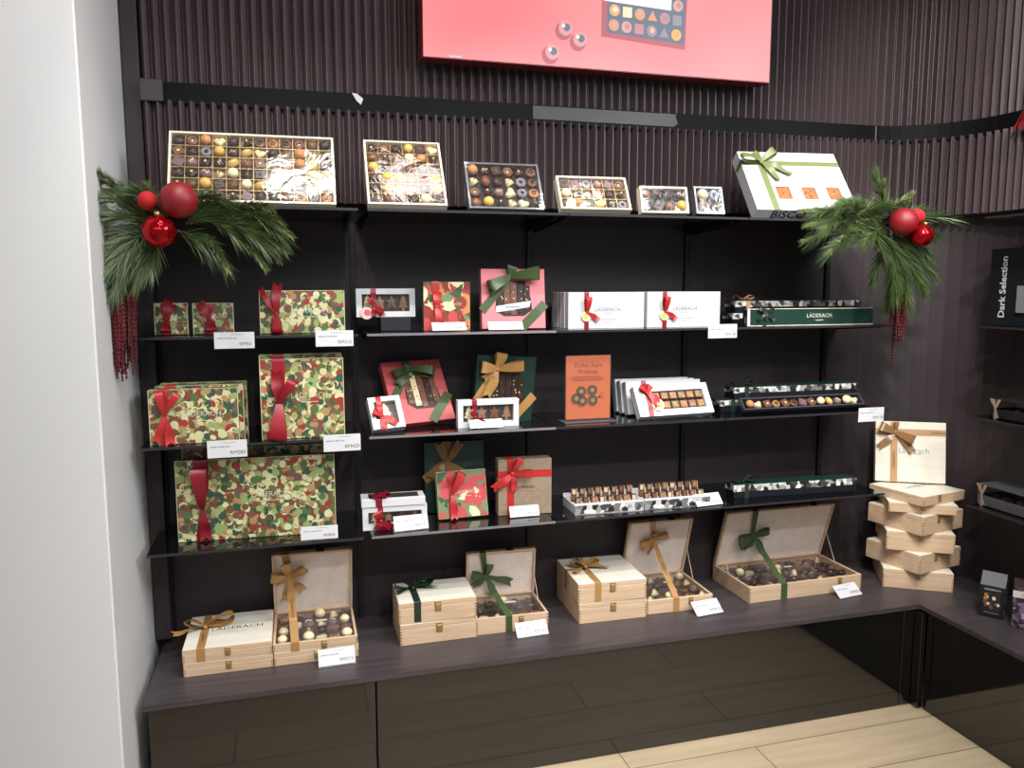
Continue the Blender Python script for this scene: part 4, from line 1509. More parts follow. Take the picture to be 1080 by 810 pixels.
# trays of slim bars
def bar_tray(loc, w, d, h, label, yaw, side):
    r_ = root('bar_tray', label, 'tray', loc, yaw, 0, 0, 'trays of slim chocolate bars')
    g = G()
    t = .004
    g.box(-w / 2, w / 2, -d, 0, 0, .004, M_paperside)
    g.box(-w / 2, w / 2, -d, -d + t, 0, h, M_praline)
    g.box(-w / 2, w / 2, -t, 0, 0, h * 1.3, M_paper)
    g.box(-w / 2, -w / 2 + t, -d, 0, 0, h, M_paper)
    g.box(w / 2 - t, w / 2, -d, 0, 0, h, M_paper)
    g.box(-w / 2 + t, w / 2 - t, -d * .52, -t, .004, h * .75, M_paperside)
    g.box(-w / 2, w / 2, -d - .0008, -d + t + .018, h, h + .0015, M_paper)
    g.build('tray', r_)
    M0 = Matrix.Translation(loc) @ Matrix.Rotation(R(yaw), 4, 'Z')
    for row, (yy, zz) in enumerate(((-d + .034, .0045), (-d * .5 + .010, h * .75 + .0005))):
        nb = 8
        for i in range(nb):
            x = -w / 2 + .022 + i * (w - .044) / (nb - 1)
            src = BARS[(i + row * 3) % len(BARS)]
            o = src.copy() if src.users_collection else src
            if o is not src or True:
                COL.objects.link(o)
            o.matrix_world = M0 @ Matrix.Translation((x, yy, zz)) @ Matrix.Rotation(R(-8), 4, 'X') @ Matrix.Rotation(R(random.uniform(-6, 6)), 4, 'Z')
            tag(o, 'slim wrapped chocolate bar standing in the %s row of the %s white tray' % (('front', 'back')[row], side), 'chocolate bar', 'slim bars in the %s tray, %s row' % (side, ('front', 'back')[row]))
    return r_


BARS = []
for c1, c2, c3 in ((CH_D, mat('bar_tan', (150, 116, 88), .4), mat('bar_brown', (84, 58, 44), .35)), (mat('bar_deep', (66, 46, 36), .35), CH_M, CH_D), (CH_M, MATS['bar_tan'], CH_D), (MATS['bar_brown'], mat('bar_cream', (196, 176, 146), .4), CH_M)):
    g = G()
    g.bbox(-.0095, .0095, -.005, .005, 0, .046, c1, .0015)
    g.bbox(-.0097, .0097, -.0052, .0052, .006, .022, c3, .001)
    g.bbox(-.0060, .0060, -.0058, -.0050, .026, .042, c2, .0005)
    g.bbox(.0096, .0118, -.0048, .0048, .002, .044, MATS['bar_cream'], .0005)
    o = bpy.data.objects.new('chocolate_bar', g.mesh('chocolate_bar'))
    BARS.append(o)
bar_tray((1.405, -0.075, Z4), 0.243, 0.135, 0.032, 'white tray of slim bars on the lowest shelf, left one of two', -2.0, 'left-hand')
bar_tray((1.652, -0.080, Z4), 0.243, 0.135, 0.032, 'white tray of slim bars on the lowest shelf, right one of two', -2.0, 'right-hand')
long_box((2.1401, -0.115, Z4), 0.4926, 0.0500, 0.065, 'long praline-print box with green top alone on the lowest shelf', -3.0, ribm=M_dkgreen)


# ------------------------------------------------------------------ wooden boxes
def clasp(parent, x, y, z, s_=1.0, latch=True):
    g = G()
    g.bbox(x - .0105 * s_, x + .0105 * s_, y - .0022, y, z - .020 * s_, z + .013 * s_, M_brass, .0006)
    g.bbox(x - .0075 * s_, x + .0075 * s_, y - .0042, y - .002, z - .014 * s_, z + .005 * s_, M_brass, .0008)
    g.tube([(x - .0075 * s_, y - .003, z + .0005), (x + .0075 * s_, y - .003, z + .0005)], .0012, mat('brass_dark', (92, 74, 40), .35, metal=1.0), 6)
    return g.build('clasp', parent, label='small brass clasp')


def joints(g, w, d, z0, z1):
    n = 5
    for i in range(n):
        z = z0 + (z1 - z0) * (i + .25) / n
        zz = z + (z1 - z0) * .5 / n
        for sx in (-1, 1):
            x0, x1 = (-w / 2, -w / 2 + .006) if sx < 0 else (w / 2 - .006, w / 2)
            g.box(x0, x1, -d - .0003, -d + .001, z, zz, M_joint)


def closed_box(loc, w, d, hb, hl, label, yaw=0, group='closed pale wooden boxes', cl=.5, top=M_lidtop, letter_=None, cls=1.0):
    r_ = root('wooden_box', label, 'wooden box', loc, yaw, 0, 0, group)
    g = G()
    g.bbox(-w / 2, w / 2, -d, 0, 0, hb, M_wood, .0012)
    joints(g, w, d, .002, hb - .002)
    g.build('box_base', r_)
    g = G()
    g.bbox(-w / 2, w / 2, -d, 0, hb + .0006, hb + hl, M_wood, .0012)
    g.box(-w / 2 + .0015, w / 2 - .0015, -d + .0015, -.0015, hb + hl - .0002, hb + hl + .0006, top)
    ld = g.build('lid', r_)
    clasp(r_, (cl - .5) * w, -d, hb + .001, cls)
    if letter_:
        g = G()
        text(g, letter_, .030, Matrix.Translation((.02, -d * .48, hb + hl + .0009)), M_ink)
        g.box(-.01, .05, -d * .58, -d * .575, hb + hl + .0007, hb + hl + .0009, M_inkl)
        g.build('lettering', ld)
    return r_


def top_ribbon(r_, x, wd, w, d, ht, z0, m, loops, tails, by, side=None, kn=.010, printed=False):
    """ribbon over the top and down the front (optionally round the left side), bow lying on the top"""
    e = .0012
    g = G()
    g.strip([(x, 0, ht + e), (x, -d * .5, ht + e), (x, -d - e * .2, ht + e), (x, -d - e, ht), (x, -d - e, z0)], [wd] * 5, [(1, 0, 0)] * 5, m)
    if side is not None:
        g.strip([(x, side, ht + e), (-w / 2 - e * .2, side, ht + e), (-w / 2 - e, side, ht), (-w / 2 - e, side, z0)], [wd] * 4, [(0, 1, 0)] * 4, m)
    rb = g.build('ribbon', r_)
    bow((x, by, ht + .003), TX, TZ, TN, loops, tails, wd * 1.05, kn, m, rb)
    if printed:
        g = G()
        text(g, 'LÄDERACH', wd * .45, Matrix.Translation((x, -d * .72, ht + e + .0005)) @ Matrix.Rotation(R(90), 4, 'Z'), M_goldprint)
        g.build('lettering', rb)
    return rb


def open_box(loc, w, d, hb, lidlen, tilt, label, yaw=0, m=M_gold, rx=-.05, seed=1, cols=8, rows=4, lidd=.014, bowz=.6, loops=(), tails=(), wd=.020, stays=False, cl=.62, printed=True, low=0.0, group='open pale wooden boxes of pralines',
             rx_front=None, knot=.010):
    r_ = root('wooden_box', label, 'wooden box', loc, yaw, 0, 0, group)
    t = .008
    lv = .56 if hb > .04 else .34
    g = G()
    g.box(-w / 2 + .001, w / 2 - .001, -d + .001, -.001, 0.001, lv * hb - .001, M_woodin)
    g.bbox(-w / 2, w / 2, -d, -d + t, 0, hb, M_wood, .001)
    g.bbox(-w / 2, w / 2, -t, 0, 0, hb, M_wood, .001)
    g.bbox(-w / 2, -w / 2 + t, -d + t, -t, 0, hb, M_wood, .001)
    g.bbox(w / 2 - t, w / 2, -d + t, -t, 0, hb, M_wood, .001)
    joints(g, w, d, .002, hb - .002)
    g.build('box_base', r_)
    rd = random.Random(seed)
    cells_ = []
    cw, cd_ = (w - 2 * t) / cols, (d - 2 * t) / rows
    for j in range(rows):
        for i in range(cols):
            cells_.append((-w / 2 + t + (i + .5) * cw + rd.uniform(-.003, .003), -d + t + (j + .5) * cd_ + rd.uniform(-.003, .003)))
    g = G()
    g.box(-w / 2 + t, w / 2 - t, -d + t, -t, hb * lv - .001, hb * lv, mat('insert_brown', (58, 42, 34), .5))
    g.build('tray_insert', r_)
    sc_ = min(1.35, min(cw, cd_) / .0295)
    pralines(r_, cells_[:cols], Matrix.Translation((0, 0, hb * lv)), rd, sc_, [11, 17, 4, 11, 13, 1, 9])
    pralines(r_, cells_[cols:], Matrix.Translation((0, 0, hb * lv)), rd, sc_, PR_DARK)
    g = G()
    g.box(-w / 2 + t, w / 2 - t, -d + t, -t, hb * .97, hb * .975, M_film3)
    g.build('clear_sheet', r_)
    g = G()
    g.box(w * .02, w * .02 + .034, -d * .42, -d * .42 + .012, hb * .98, hb * .99, M_paper)
    g.build('sticker', r_)
    clasp(r_, (cl - .5) * w, -d, hb - .012, .8)
    # lid hinged on the top back edge
    Ml = Matrix.Translation((0, 0, hb)) @ Matrix.Rotation(R(-tilt), 4, 'X')
    g = G()
    L = lidlen
    g.box(-w / 2, w / 2, -.003, .003, .001, L, M_wood, Ml)
    for x0, x1, z0, z1 in ((-w / 2, -w / 2 + t, .001, L), (w / 2 - t, w / 2, .001, L), (-w / 2, w / 2, .001, .001 + t), (-w / 2, w / 2, L - t, L)):
        g.bbox(x0, x1, -lidd, .003, z0, z1, M_wood, .001, Ml)
    ld = g.build('lid', r_)
    g = G()
    g.box(-w / 2 + t, w / 2 - t, -.0055, -.0029, .001 + t, L - t, M_lining, Ml)
    g.build('lining', ld)
    g = G()
    g.bbox((cl - .5) * w - .012, (cl - .5) * w + .012, -lidd - .001, .0, L - .001, L + .0035, mat('brass_dark', (92, 74, 40), .35, metal=1.0), .0008, Ml)
    g.build('latch_plate', ld)
    if stays:
        for sx in (-1, 1):
            g = G()
            a = Ml @ Vector((sx * (w / 2 - .004), -lidd * .6, L * .48))
            c = Vector((sx * (w / 2 - .004), -d * .42, hb))
            g.tube([a, c], .0016, M_wood, 6)
            g.build('lid_stay', r_)
    # ribbon: over the lid's top edge, down the lining to the bow, across to the front rim, down the front
    e = .0016
    rf = rx if rx_front is None else rx_front
    p0 = Ml @ Vector((rx - .012, .0, L + .001))
    p1 = Ml @ Vector((rx - .012, -lidd - e, L + .0005))
    p2 = Ml @ Vector((rx, -lidd - e, L * bowz))
    q0 = Vector((rf, -d + .004, hb + e))
    q1 = Vector((rf, -d - e, hb))
    q2 = Vector((rf, -d - e, low))
    g = G()
    pts = [p0, p1, p1.lerp(p2, .5), p2, p2.lerp(q0, .33) - Vector((0, 0, .006)), p2.lerp(q0, .66) - Vector((0, 0, .006)), q0, q1, q2]
    g.strip(pts, [wd, wd, wd * .8, wd * .55, wd, wd, wd, wd, wd], [(1, 0, 0)] * 9, m)
    rb = g.build('ribbon', r_, smooth=False)
    N = (Ml.to_3x3() @ Vector((0, -1, 0))).normalized()
    Zl = (Ml.to_3x3() @ Vector((0, 0, 1))).normalized()
    bow(p2, (1, 0, 0), tuple(Zl), tuple(N), loops, tails, wd * 1.15, knot, m, rb)
    if printed:
        g = G()
        mid = p2.lerp(q0, .5) - Vector((0, 0, .006))
        u = (q0 - p2).normalized()
        nrm = Vector((1, 0, 0)).cross(u)
        if nrm.y > 0:
            nrm = -nrm
        X3 = u
        Y3 = nrm.cross(X3)
        Mx = Matrix((tuple(X3) + (0,), tuple(Y3) + (0,), tuple(nrm) + (0,), (0, 0, 0, 1))).transposed()
        text(g, 'LÄDERACH', wd * .48, Matrix.Translation(mid + nrm * .0012) @ Mx, M_goldprint)
        g.build('lettering', rb)
    return r_


# left pair
CB = 'closed pale wooden boxes'
closed_box((0.1899, -0.002, ZC), .249, .243, .026, .0145, 'flat closed wooden box at the bottom of the leftmost pair on the counter', 0, cls=.75)
b1 = closed_box((0.1899, -0.002, ZC + .0413), .249, .243, .026, .0145, 'flat closed wooden box with gold ribbon and lettering, on top of the leftmost pair', -.3, letter_='LÄDERACH', cls=.75)
top_ribbon(b1, -.074, .023, .249, .243, .0412, .002, M_gold, ((12, .085, .026), (160, .06, .03)), ((200, .10, .024), (25, .09, .02)), -.105, printed=True)
closed_box((0.4409, -0.002, ZC), .248, .243, .026, .0145, 'flat closed wooden box supporting the open one at the left end of the counter', 0, cls=.75)
open_box((0.4409, -0.002, ZC + .0413), .248, .243, .026, .238, -18, 'open wooden box of pralines with gold bow, leftmost of the open ones', -.5, M_gold, rx=-.072, rx_front=-.06, seed=61, cols=6, rows=4,
         bowz=.66, loops=((100, .06, .03), (35, .062, .028), (170, .058, .028)), tails=((-105, .10, .026), (-60, .075, .026), (205, .05, .022)), wd=.024, cl=.60, group='open pale wooden boxes of pralines')
# second pair
closed_box((0.8205, -0.037, ZC), .249, .176, .052, .0165, 'closed wooden box at the bottom of the pair with the dark green ribbon', .3)
b2 = closed_box((0.8205, -0.037, ZC + .0695), .249, .176, .052, .0165, 'closed wooden box with a dark green ribbon, on top of its pair', -.8)
top_ribbon(b2, -.065, .022, .249, .176, .0695, .004, M_dkgreen, ((20, .07, .024), (165, .06, .024)), ((-10, .085, .018), (205, .07, .02), (40, .06)), -.07)
open_box((1.0700, -0.018, ZC), .244, .188, .055, .172, -8, 'open wooden box of pralines with a green bow, beside the dark green ribboned pair', -1.5, M_green, rx=-.055, rx_front=-.012, seed=62, cols=5, rows=3,
         bowz=.5, loops=((75, .05, .024), (165, .055, .026)), tails=((-22, .10, .028), (-150, .06, .026), (-70, .08, .024)), wd=.022, cl=.62, printed=False, stays=True)
# third pair
closed_box((1.4221, 0.035, ZC), .2437, .25, .052, .0165, 'closed wooden box at the bottom of the pair with the gold ribbon round its side', -1.5)
b3 = closed_box((1.4221, 0.034, ZC + .0695), .2437, .25, .052, .0165, 'closed wooden box with a gold ribbon round its side, on top of its pair', -2.2)
top_ribbon(b3, -.052, .022, .2437, .25, .0695, .004, M_gold, ((30, .06, .024), (150, .055, .026), (100, .05, .02)), ((-20, .09, .022), (215, .075, .022)), -.115, side=-.115)
open_box((1.6760, 0.040, ZC), .2499, .246, .0500, .244, -18, 'open wooden box of pralines with one long narrow gold ribbon', -1.3, M_gold, rx=-.025, rx_front=-.015, seed=63, cols=6, rows=4,
         bowz=.70, loops=((28, .055, .03), (200, .055, .03), (85, .03)), tails=((-105, .07, .016),), wd=.022, cl=.66, stays=True)
# the wide one
open_box((2.1719, 0.040, ZC), .4752, .25, .0583, .244, -18.5, 'widest open wooden box of pralines with a green bow, on the counter near the corner', .8, M_green, rx=-.105, rx_front=-.095, seed=64, cols=11, rows=5,
         bowz=.56, loops=((25, .062, .034), (190, .07, .036)), tails=((-120, .075, .04), (-58, .10, .028)), wd=.026, cl=.80, printed=False, stays=True)

# tower of turned boxes in the corner
CX, CY = 2.673, -0.168
zz = ZC
NM = ('bottom', 'second', 'third', 'fourth', 'fifth', 'top')
for k, (yw, s_, hb, hl) in enumerate(((-31.7, .238, .055, .0165), (11, .232, .055, .0165), (-31, .232, .055, .0165), (12, .232, .055, .0165), (-30, .232, .024, .0115), (11, .232, .024, .0115))):
    c, sn = math.cos(R(yw)), math.sin(R(yw))
    # back-middle foot so that the box centre sits over CX, CY
    lx, ly = CX - sn * s_ / 2, CY + c * s_ / 2
    closed_box((lx, ly, zz), s_, s_, hb, hl, 'pale wooden box turned askew, %s of the tower of six in the corner' % NM[k] if k else 'pale wooden box at the foot of the tower of six in the corner',
               yw, group='wooden boxes of the corner tower', letter_='LÄDERACH' if k == 5 else None, cl=.38 if k % 2 else .5, cls=.8)
    zz += hb + hl + .0012
r_ = root('gift_box', 'cream wooden box with a tan printed ribbon bow, standing upright on the tower of boxes', 'gift box', (2.696, -0.0986, zz), -28.8, 10, 0)
w, h, d = .2506, .2336, .032
g = G()
g.bbox(-w / 2, w / 2, -d, 0, 0, h, M_lidtop, .0015)
g.build('box_body', r_)
g = G()
text(g, 'Läderach', .030, front(.012, h * .52, -d - .0006), M_inkl)
g.box(-.012, .040, -d - .0006, -d - .0005, h * .465, h * .475, M_inkl)
g.build('lettering', r_)
rb = vband(r_, -w * .235, .026, d, 0, h, M_tan)
hband(rb, h * .825, .024, d, -w / 2, w / 2, M_tan, 'ribbon_across')
bow((-w * .225, -d - .003, h * .82), FX, FZ, FN, ((-25, .07, .034), (158, .062, .036), (85, .04, .018)), ((222, .09, .026), (-52, .10, .026)), .026, .010, mat('ribbon_bronze', (146, 108, 70), .32), rb)
g = G()
text(g, 'LÄDERACH', .013, front(-w * .235, h * .36, -d - .0018, 90), M_goldprint)
g.build('lettering', rb)
g = G()
text(g, 'LÄDERACH', .012, front(w * .40, h * .825, -d - .0018), M_goldprint)
g.build('lettering', rb)

# ------------------------------------------------------------------ right-hand counter and shelves
r_ = root('gift_bag', 'black gable-topped carton with a picture of pralines, on the right-hand counter', 'gift box', (2.708, -0.513, ZC), -56, 0, 0)
w, h, d = .074, .112, .058
g = G()
g.bbox(-w / 2, w / 2, -d, 0, 0, h, M_black, .0015)
g.add([(-w / 2, -d, h), (w / 2, -d, h), (w / 2, -d * .45, h + .040), (-w / 2, -d * .45, h + .040), (-w / 2, 0, h), (w / 2, 0, h)],
      [(0, 1, 2, 3), (3, 2, 5, 4), (0, 3, 4), (1, 5, 2)], mat('bag_grey', (70, 72, 80), .4))
g.add([(w / 2 + .0004, -d, .001), (w / 2 + .0004, 0, .001), (w / 2 + .0004, 0, h - .001), (w / 2 + .0004, -d, h - .001)], [(0, 1, 2, 3)], M_purple)
g.build('carton', r_)
g = G()
g.box(-w * .32, w * .32, -d - .0006, -d, h * .22, h * .78, mat('bag_panel', (40, 36, 36), .5))
rd = random.Random(5)
for i in range(22):
    g.ball((rd.uniform(-.28, .28) * w, -d - .0008, h * rd.uniform(.26, .74)), rd.uniform(.004, .0075), rd.choice([CH_M, CH_D, CH_C, CH_R, CH_W]), 8, None, (1, .12, 1))
g.build('printed_pralines', r_)
g = G()
text(g, 'LÄDERACH', .0095, front(0, h * .88, -d - .0006), M_paper)
g.box(-w * .3, w * .3, -d - .0006, -d - .0004, h * .15, h * .165, M_inkl)
g.build('lettering', r_)
r_ = root('gift_bag', 'purple praline-print bag with a white label band, right of the black carton', 'gift bag', (2.736, -0.612, ZC), -50, 0, 0)
w, h, d = .080, .140, .06
g = G()
g.bbox(-w / 2, w / 2, -d, 0, 0, h, M_purple, .004)
g.add([(-w / 2, -d, h - .001), (w / 2, -d, h - .001), (w / 2, -d * .5, h + .02), (-w / 2, -d * .5, h + .02), (-w / 2, 0, h - .001), (w / 2, 0, h - .001)], [(0, 1, 2, 3), (3, 2, 5, 4), (0, 3, 4), (1, 5, 2)], CH_D)
g.build('bag', r_)
g = G()
g.box(-w / 2 - .0004, w / 2 + .0004, -d - .0006, -d, h * .74, h * .90, M_paper)
g.box(-w * .2, w / 2, -d - .0008, -d - .0005, h * .76, h * .86, mat('label_pink', (232, 160, 150), .5))
g.build('label_band', r_)

# "Dark Selection" panel on the right wall shelf, facing the room
r_ = root('shelf_sign', 'black panel lettered in white, upright on the right-hand wall shelf', 'sign', (2.755, -0.357, Z2), 0, 0, 0)
r_.rotation_euler = (0, 0, R(-90))
g = G()
w, h = .20, .262
g.bbox(0, w, 0, .018, 0, h, mat('sign_black', (22, 24, 30), .45), .001)
g.build('panel', r_)
g = G()
text(g, 'Dark Selection', .0350, front(.056, h * .50, -.0008, 90), M_paper)
g.build('lettering', r_)
g = G()
g.bbox(.118, .19, -.010, 0, .045, .135, mat('sign_pocket', (126, 124, 128), .35), .001)
g.build('leaflet_pocket', r_)


def ribbon_tray(loc, label, w, h, d, m):
    r_ = root('gift_box', label, 'gift box', loc, 0, 0, 0)
    r_.rotation_euler = (0, 0, R(-90))
    g = G()
    g.box(0, w, 0, d, 0, .004, m)
    g.box(0, w, 0, .003, 0, h * .5, m)
    g.box(0, w, d - .003, d, 0, h * .5, m)
    g.box(0, .003, 0, d, 0, h * .5, m)
    g.box(w - .003, w, 0, d, 0, h * .5, m)
    g.build('box_base', r_)
    g = G()
    g.box(0, w, 0, d, h - .003, h, m)
    for x in (.001, w - .004):
        for y in (.001, d - .004):
            g.box(x, x + .003, y, y + .003, h * .5, h - .003, m)
    g.build('lid', r_)
    g = G()
    g.strip([(.006, -.001, h), (.020, -.002, h * .55), (.022, -.0022, 0)], [.022, .008, .010], [(1, 0, 0)] * 3, mat('ribbon_taupe', (142, 122, 106), .5))
    g.strip([(.034, -.001, h), (.022, -.003, h * .5), (.034, -.004, h * .06)], [.014, .006, .010], [(1, 0, 0)] * 3, mat('ribbon_taupe', (142, 122, 106), .5))
    g.build('ribbon', r_)
    g = G()
    for i in range(5):
        g.ball((.04 + i * .03, d * .4, h * .35), .014, [CH_D, CH_M][i % 2], 10)
    g.build('pralines', r_)
    return r_


ribbon_tray((2.66, -0.485, Z3), 'small black-framed gift box with beige ribbon on the third shelf of the right wall', .16, .066, .10, M_black)
ribbon_tray((2.66, -0.455, Z4), 'grey gift box with beige ribbon on the lowest shelf of the right wall', .22, .075, .12, mat('tray_grey', (72, 72, 76), .35))

# ------------------------------------------------------------------ garlands
N_long = [mat('needle_%d' % i, c, .5) for i, c in enumerate(((64, 84, 42), (44, 66, 36), (98, 114, 60)))]
N_short = [mat('spruce_%d' % i, c, .5) for i, c in enumerate(((66, 84, 40), (50, 70, 34), (94, 108, 52)))]
M_stem = mat('twig', (78, 66, 40), .7)


def sprig(parent, p0, p1, droop, kind, rd, seedn, bend=None):
    """a twig from p0 to p1 clothed in needles"""
    p0, p1 = Vector(p0), Vector(p1)
    L = (p1 - p0).length
    pts = []
    for i in range(9):
        t = i / 8
        pts.append(p0.lerp(p1, t) + Vector((0, 0, droop * math.sin(PI * t))))
    g = G()
    g.tube(pts, [.0028 * (1 - .6 * i / 8) for i in range(9)], M_stem, 5)
    if kind == 'pine':
        n, l0, l1, ang, w0, mats = int(1100 * L) + 50, .050, .078, (12, 42), .0010, N_long
    else:
        n, l0, l1, ang, w0, mats = int(2400 * L), .016, .028, (25, 60), .0010, N_short
    for k in range(n):
        t = rd.random() ** .85 if kind == 'pine' else rd.random()
        f = t * 8
        i = min(7, int(f))
        p = pts[i].lerp(pts[i + 1], f - i)
        u = (pts[i + 1] - pts[i]).normalized()
        a = u.orthogonal().normalized()
        w = rd.random() * 2 * PI
        rad = (a * math.cos(w) + u.cross(a) * math.sin(w))
        th = R(rd.uniform(*ang)) * (1 - .45 * t)
        dr = u * math.cos(th) + rad * math.sin(th)
        ln = rd.uniform(l0, l1)
        q = p + dr * ln + Vector((0, 0, -.10 * ln if kind == 'pine' else 0))
        s1 = dr.orthogonal().normalized() * w0
        s2 = dr.cross(s1.normalized()) * w0
        mid = p.lerp(q, .55) + Vector((0, 0, .03 * ln if kind == 'pine' else 0))
        m = mats[0 if rd.random() < .5 else (1 if rd.random() < .6 else 2)] if t < .8 or kind == 'pine' else mats[2]
        g.add([p + s1, p - s1 * .5 + s2 * .87, p - s1 * .5 - s2 * .87, mid + s1 * .8, mid - s1 * .4 + s2 * .7, mid - s1 * .4 - s2 * .7, q],
              [(0, 1, 4, 3), (1, 2, 5, 4), (2, 0, 3, 5), (3, 4, 6), (4, 5, 6), (5, 3, 6)], m)
    return g.build('pine_sprig' if kind == 'pine' else 'spruce_tip', parent)


M_bmatte = mat('bauble_matte', (122, 9, 20), .5)
M_bvel = mat('bauble_velvet', (160, 8, 20), .8)
M_bshine = mat('bauble_shiny', (160, 10, 22), .06, metal=.75)


def bauble(parent, c, r, kind):
    g = G()
    if kind == 'shiny':
        vs, fs = [], []
        n, h = 18, 10
        for i in range(h + 1):
            a = PI * i / h
            for k in range(n):
                w = 2 * PI * k / n
                rr = r * (1 + .05 * math.cos(9 * w) * math.sin(a) ** 2)
                vs.append((rr * math.sin(a) * math.cos(w), rr * math.sin(a) * math.sin(w), r * math.cos(a)))
        for i in range(h):
            for k in range(n):
                fs.append((i * n + k, (i + 1) * n + k, (i + 1) * n + (k + 1) % n, i * n + (k + 1) % n))
        g.add(vs, fs, M_bshine, Matrix.Rotation(R(-70), 4, 'X'))
        g.tube([(0, -r * .34, r * .92), (0, -r * .42, r * 1.12)], r * .16, M_brass, 10)
    else:
        g.ball((0, 0, 0), r, M_bmatte if kind == 'matte' else M_bvel, 28)
        g.tube([(0, r * .5, r * .82), (0, r * .58, r * 1.0)], r * .14, M_brass, 10)
    return g.build('bauble', parent, smooth=True, label={'matte': 'large matte red bauble', 'velvet': 'small velvety red bauble', 'shiny': 'shiny ribbed red bauble'}[kind], loc=c)


M_ama = [mat('tassel_%d' % i, c, .8) for i, c in enumerate(((74, 8, 18), (54, 6, 14), (98, 18, 26)))]


def tassel(parent, x0, x1, y, z0, z1, n, rd, taper):
    g = G()
    for i in range(n):
        x = x0 + (x1 - x0) * rd.random()
        yy = y + rd.uniform(-.02, .02)
        fx = (x - x0) / (x1 - x0)
        zb = z1 + (z0 - z1) * rd.uniform(0, .35) + taper * abs(fx - .45) * (z0 - z1)
        pts, rad = [], []
        k = max(8, int((z0 - zb) / .0055))
        sx = x
        for j in range(k + 1):
            t = j / k
            sx += rd.uniform(-.0008, .0008)
            pts.append((sx + (.5 - fx) * .02 * t, yy + rd.uniform(-.001, .001), z0 + (zb - z0) * t))
            rad.append((.0026 if j % 2 else .0050) * (1 - .35 * t) * rd.uniform(.8, 1.25))
        g.tube(pts, rad, M_ama[i % 3], 5)
    return g.build('hanging_tassel', parent, label='dark red hanging amaranth tassel')


def garland(loc, label, tips, baubles, tas, seed):
    r_ = root('christmas_garland', label, 'garland', loc, 0, 0, 0, 'pine garlands at the shelf ends')
    rd = random.Random(seed)
    g = G()
    bx = [t[0] for t in baubles]
    g.tube([(-.10, .01, .02), (-.03, 0, .03), (.06, 0, .025), (.14, .01, .01)], .005, M_stem, 6)
    g.build('branch', r_)
    for i, (o, e, dr, kind) in enumerate(tips):
        sprig(r_, o, e, dr, kind, rd, i)
    for c, rr, kd in baubles:
        bauble(r_, c, rr, kd)
    tassel(r_, *tas, rd=rd, taper=.5) if False else tassel(r_, tas[0], tas[1], tas[2], tas[3], tas[4], tas[5], rd, tas[6])
    return r_


# left: picture offsets (right, up) from the knot, in metres
S_ = .0027


def L_(dx, dy, y=0.0):
    return (dx * S_, y, -dy * S_)


tipsL = []
for o, e, dr, kd in (
        ((-8, 0), (-73, -44), .035, 'spruce'), ((-30, -22), (-66, -50), .02, 'spruce'), ((-5, 4), (-68, -22), .03, 'pine'), ((-8, 6), (-64, -2), .02, 'pine'), ((-10, 10), (-60, 25), .02, 'pine'),
        ((-14, 12), (-60, 46), .02, 'pine'), ((-18, 10), (-52, 52), .0, 'pine'), ((-15, 14), (-38, 58), .0, 'pine'), ((-10, 14), (-24, 56), .0, 'pine'), ((-4, 14), (-10, 44), .0, 'pine'),
        ((-22, -4), (-66, 8), .015, 'spruce'), ((-12, -8), (-48, -32), .02, 'pine'), ((6, -6), (-18, -30), .01, 'pine'), ((-2, -16), (-10, -40), .0, 'spruce'),
        ((22, 0), (78, 14), .03, 'pine'), ((24, -4), (88, -2), .03, 'pine'), ((26, 0), (96, 4), .035, 'pine'), ((60, -14), (118, -18), .012, 'spruce'), ((82, -8), (130, -2), .015, 'spruce'),
        ((84, -2), (138, 12), .015, 'spruce'), ((80, 8), (130, 30), .012, 'spruce'), ((82, 6), (122, 38), .008, 'spruce'), ((70, 10), (108, 48), .006, 'spruce'), ((20, 8), (60, 40), .012, 'pine'),
        ((40, 10), (68, 50), .006, 'spruce'), ((18, -8), (72, -12), .03, 'pine'), ((14, 6), (44, 32), .008, 'pine'), ((20, -14), (62, -26), .02, 'pine'), ((-30, 12), (-64, 62), .0, 'pine'),
        ((50, 0), (104, 22), .02, 'pine'), ((30, -6), (34, -28), .0, 'spruce'), ((70, -10), (124, 10), .02, 'pine'), ((60, 4), (116, 22), .02, 'pine'), ((-26, 14), (-48, 70), .0, 'pine')):
    yy = random.uniform(-.05, .03)
    e = (e[0] * .86, e[1] * .86)
    tipsL.append((L_(o[0], o[1], 0), L_(e[0], e[1], yy), dr, kd))
garland((0.088, -0.368, 1.664), 'pine garland with three red baubles at the left end of the top shelf', tipsL,
        [(L_(19, -20, -.055), .0455, 'matte'), (L_(-8, -19, -.050), .0235, 'velvet'), (L_(1, 9, -.060), .0415, 'shiny')], (-.152, -.072, .03, -.13, -.415, 60, .22), 3)

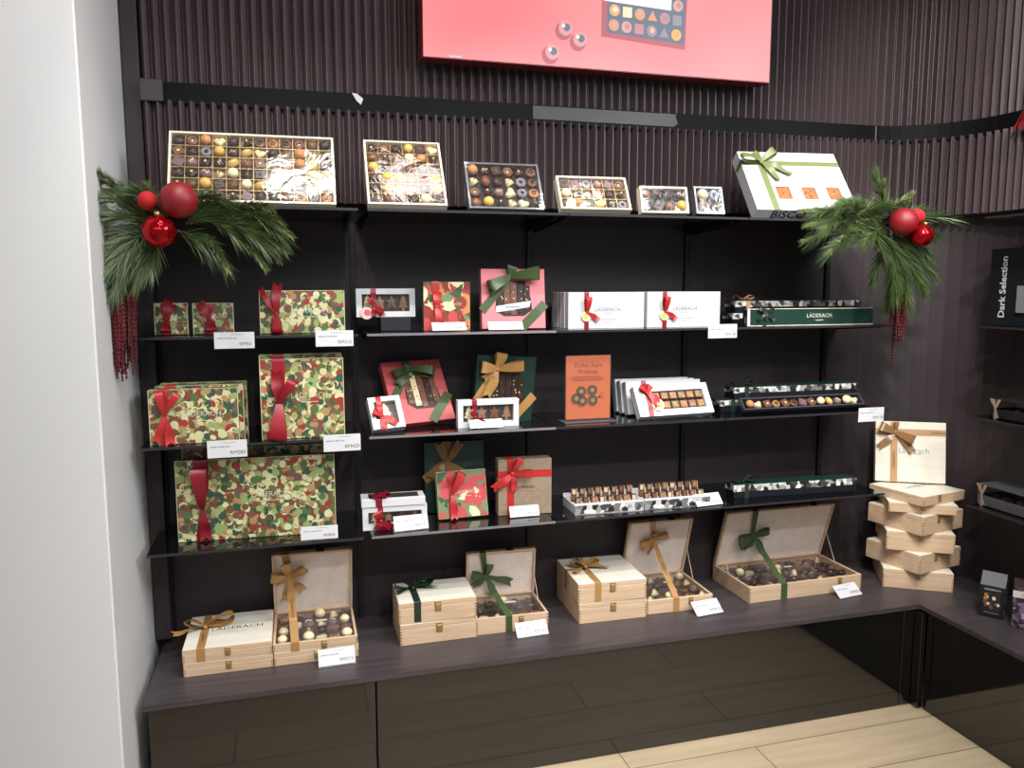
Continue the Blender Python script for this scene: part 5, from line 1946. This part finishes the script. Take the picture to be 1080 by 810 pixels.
tipsR = []
for o, e, dr, kd in (
        ((-20, 2), (-82, -2), .03, 'pine'), ((-40, 0), (-105, -14), .02, 'spruce'), ((-40, 2), (-108, 2), .02, 'spruce'), ((-40, 6), (-106, 16), .012, 'spruce'), ((-52, 8), (-92, 28), .006, 'spruce'),
        ((-30, 8), (-70, 18), .012, 'pine'), ((-20, -4), (-74, -14), .03, 'pine'), ((-20, -8), (-50, -24), .02, 'pine'), ((-10, -10), (-22, -44), .0, 'pine'), ((-20, -12), (-28, -40), .0, 'spruce'),
        ((0, -8), (8, -30), .0, 'spruce'), ((4, -8), (38, -14), .012, 'pine'), ((6, -4), (46, -6), .012, 'pine'), ((4, 2), (36, 8), .012, 'pine'), ((-2, 8), (-10, 66), .0, 'pine'), ((-2, 10), (4, 72), .0, 'pine'),
        ((-6, 8), (16, 58), .0, 'pine'), ((-2, 10), (-3, 74), .0, 'pine'), ((0, 8), (28, 44), .0, 'pine'), ((-26, 4), (2, 44), .02, 'pine'), ((-50, -4), (-20, 24), .02, 'pine'), ((-60, 0), (-88, 12), .012, 'pine'),
        ((-56, -2), (-96, 4), .015, 'pine'), ((2, 6), (32, 28), .01, 'pine'), ((-60, -8), (-92, -12), .012, 'pine'), ((-44, 6), (-70, 26), .0, 'pine'), ((2, 10), (9, 62), .0, 'pine'), ((-70, -4), (-16, -2), .03, 'pine'), ((-50, -10), (-8, -14), .02, 'pine'), ((-30, -6), (-62, -18), .02, 'spruce'), ((-64, 4), (-30, 14), .01, 'spruce'), ((-10, 4), (-18, 50), .0, 'pine'),
        ((-24, -2), (-58, -24), .015, 'spruce'), ((-6, 4), (20, 52), .0, 'pine'), ((-44, -6), (-78, -16), .02, 'pine'), ((-30, -8), (-4, -26), .0, 'spruce'), ((-20, 2), (-46, 16), .0, 'pine')):
    yy = random.uniform(-.05, .03)
    tipsR.append((L_(o[0], o[1], 0), L_(e[0], e[1], yy), dr, kd))
S_R = 1.22
tipsR = [(tuple(v * S_R for v in a), tuple(v * S_R for v in b_), d_, k_) for a, b_, d_, k_ in tipsR]
garland((2.338, -0.378, 1.697), 'pine garland with three red baubles at the right end of the top shelf', tipsR,
        [((-.026, -.055, .009), .0440, 'matte'), ((.034, -.045, .028), .0250, 'velvet'), ((.042, -.060, -.034), .0370, 'shiny')], (.010, .066, .02, -.16, -.50, 40, .9), 4)
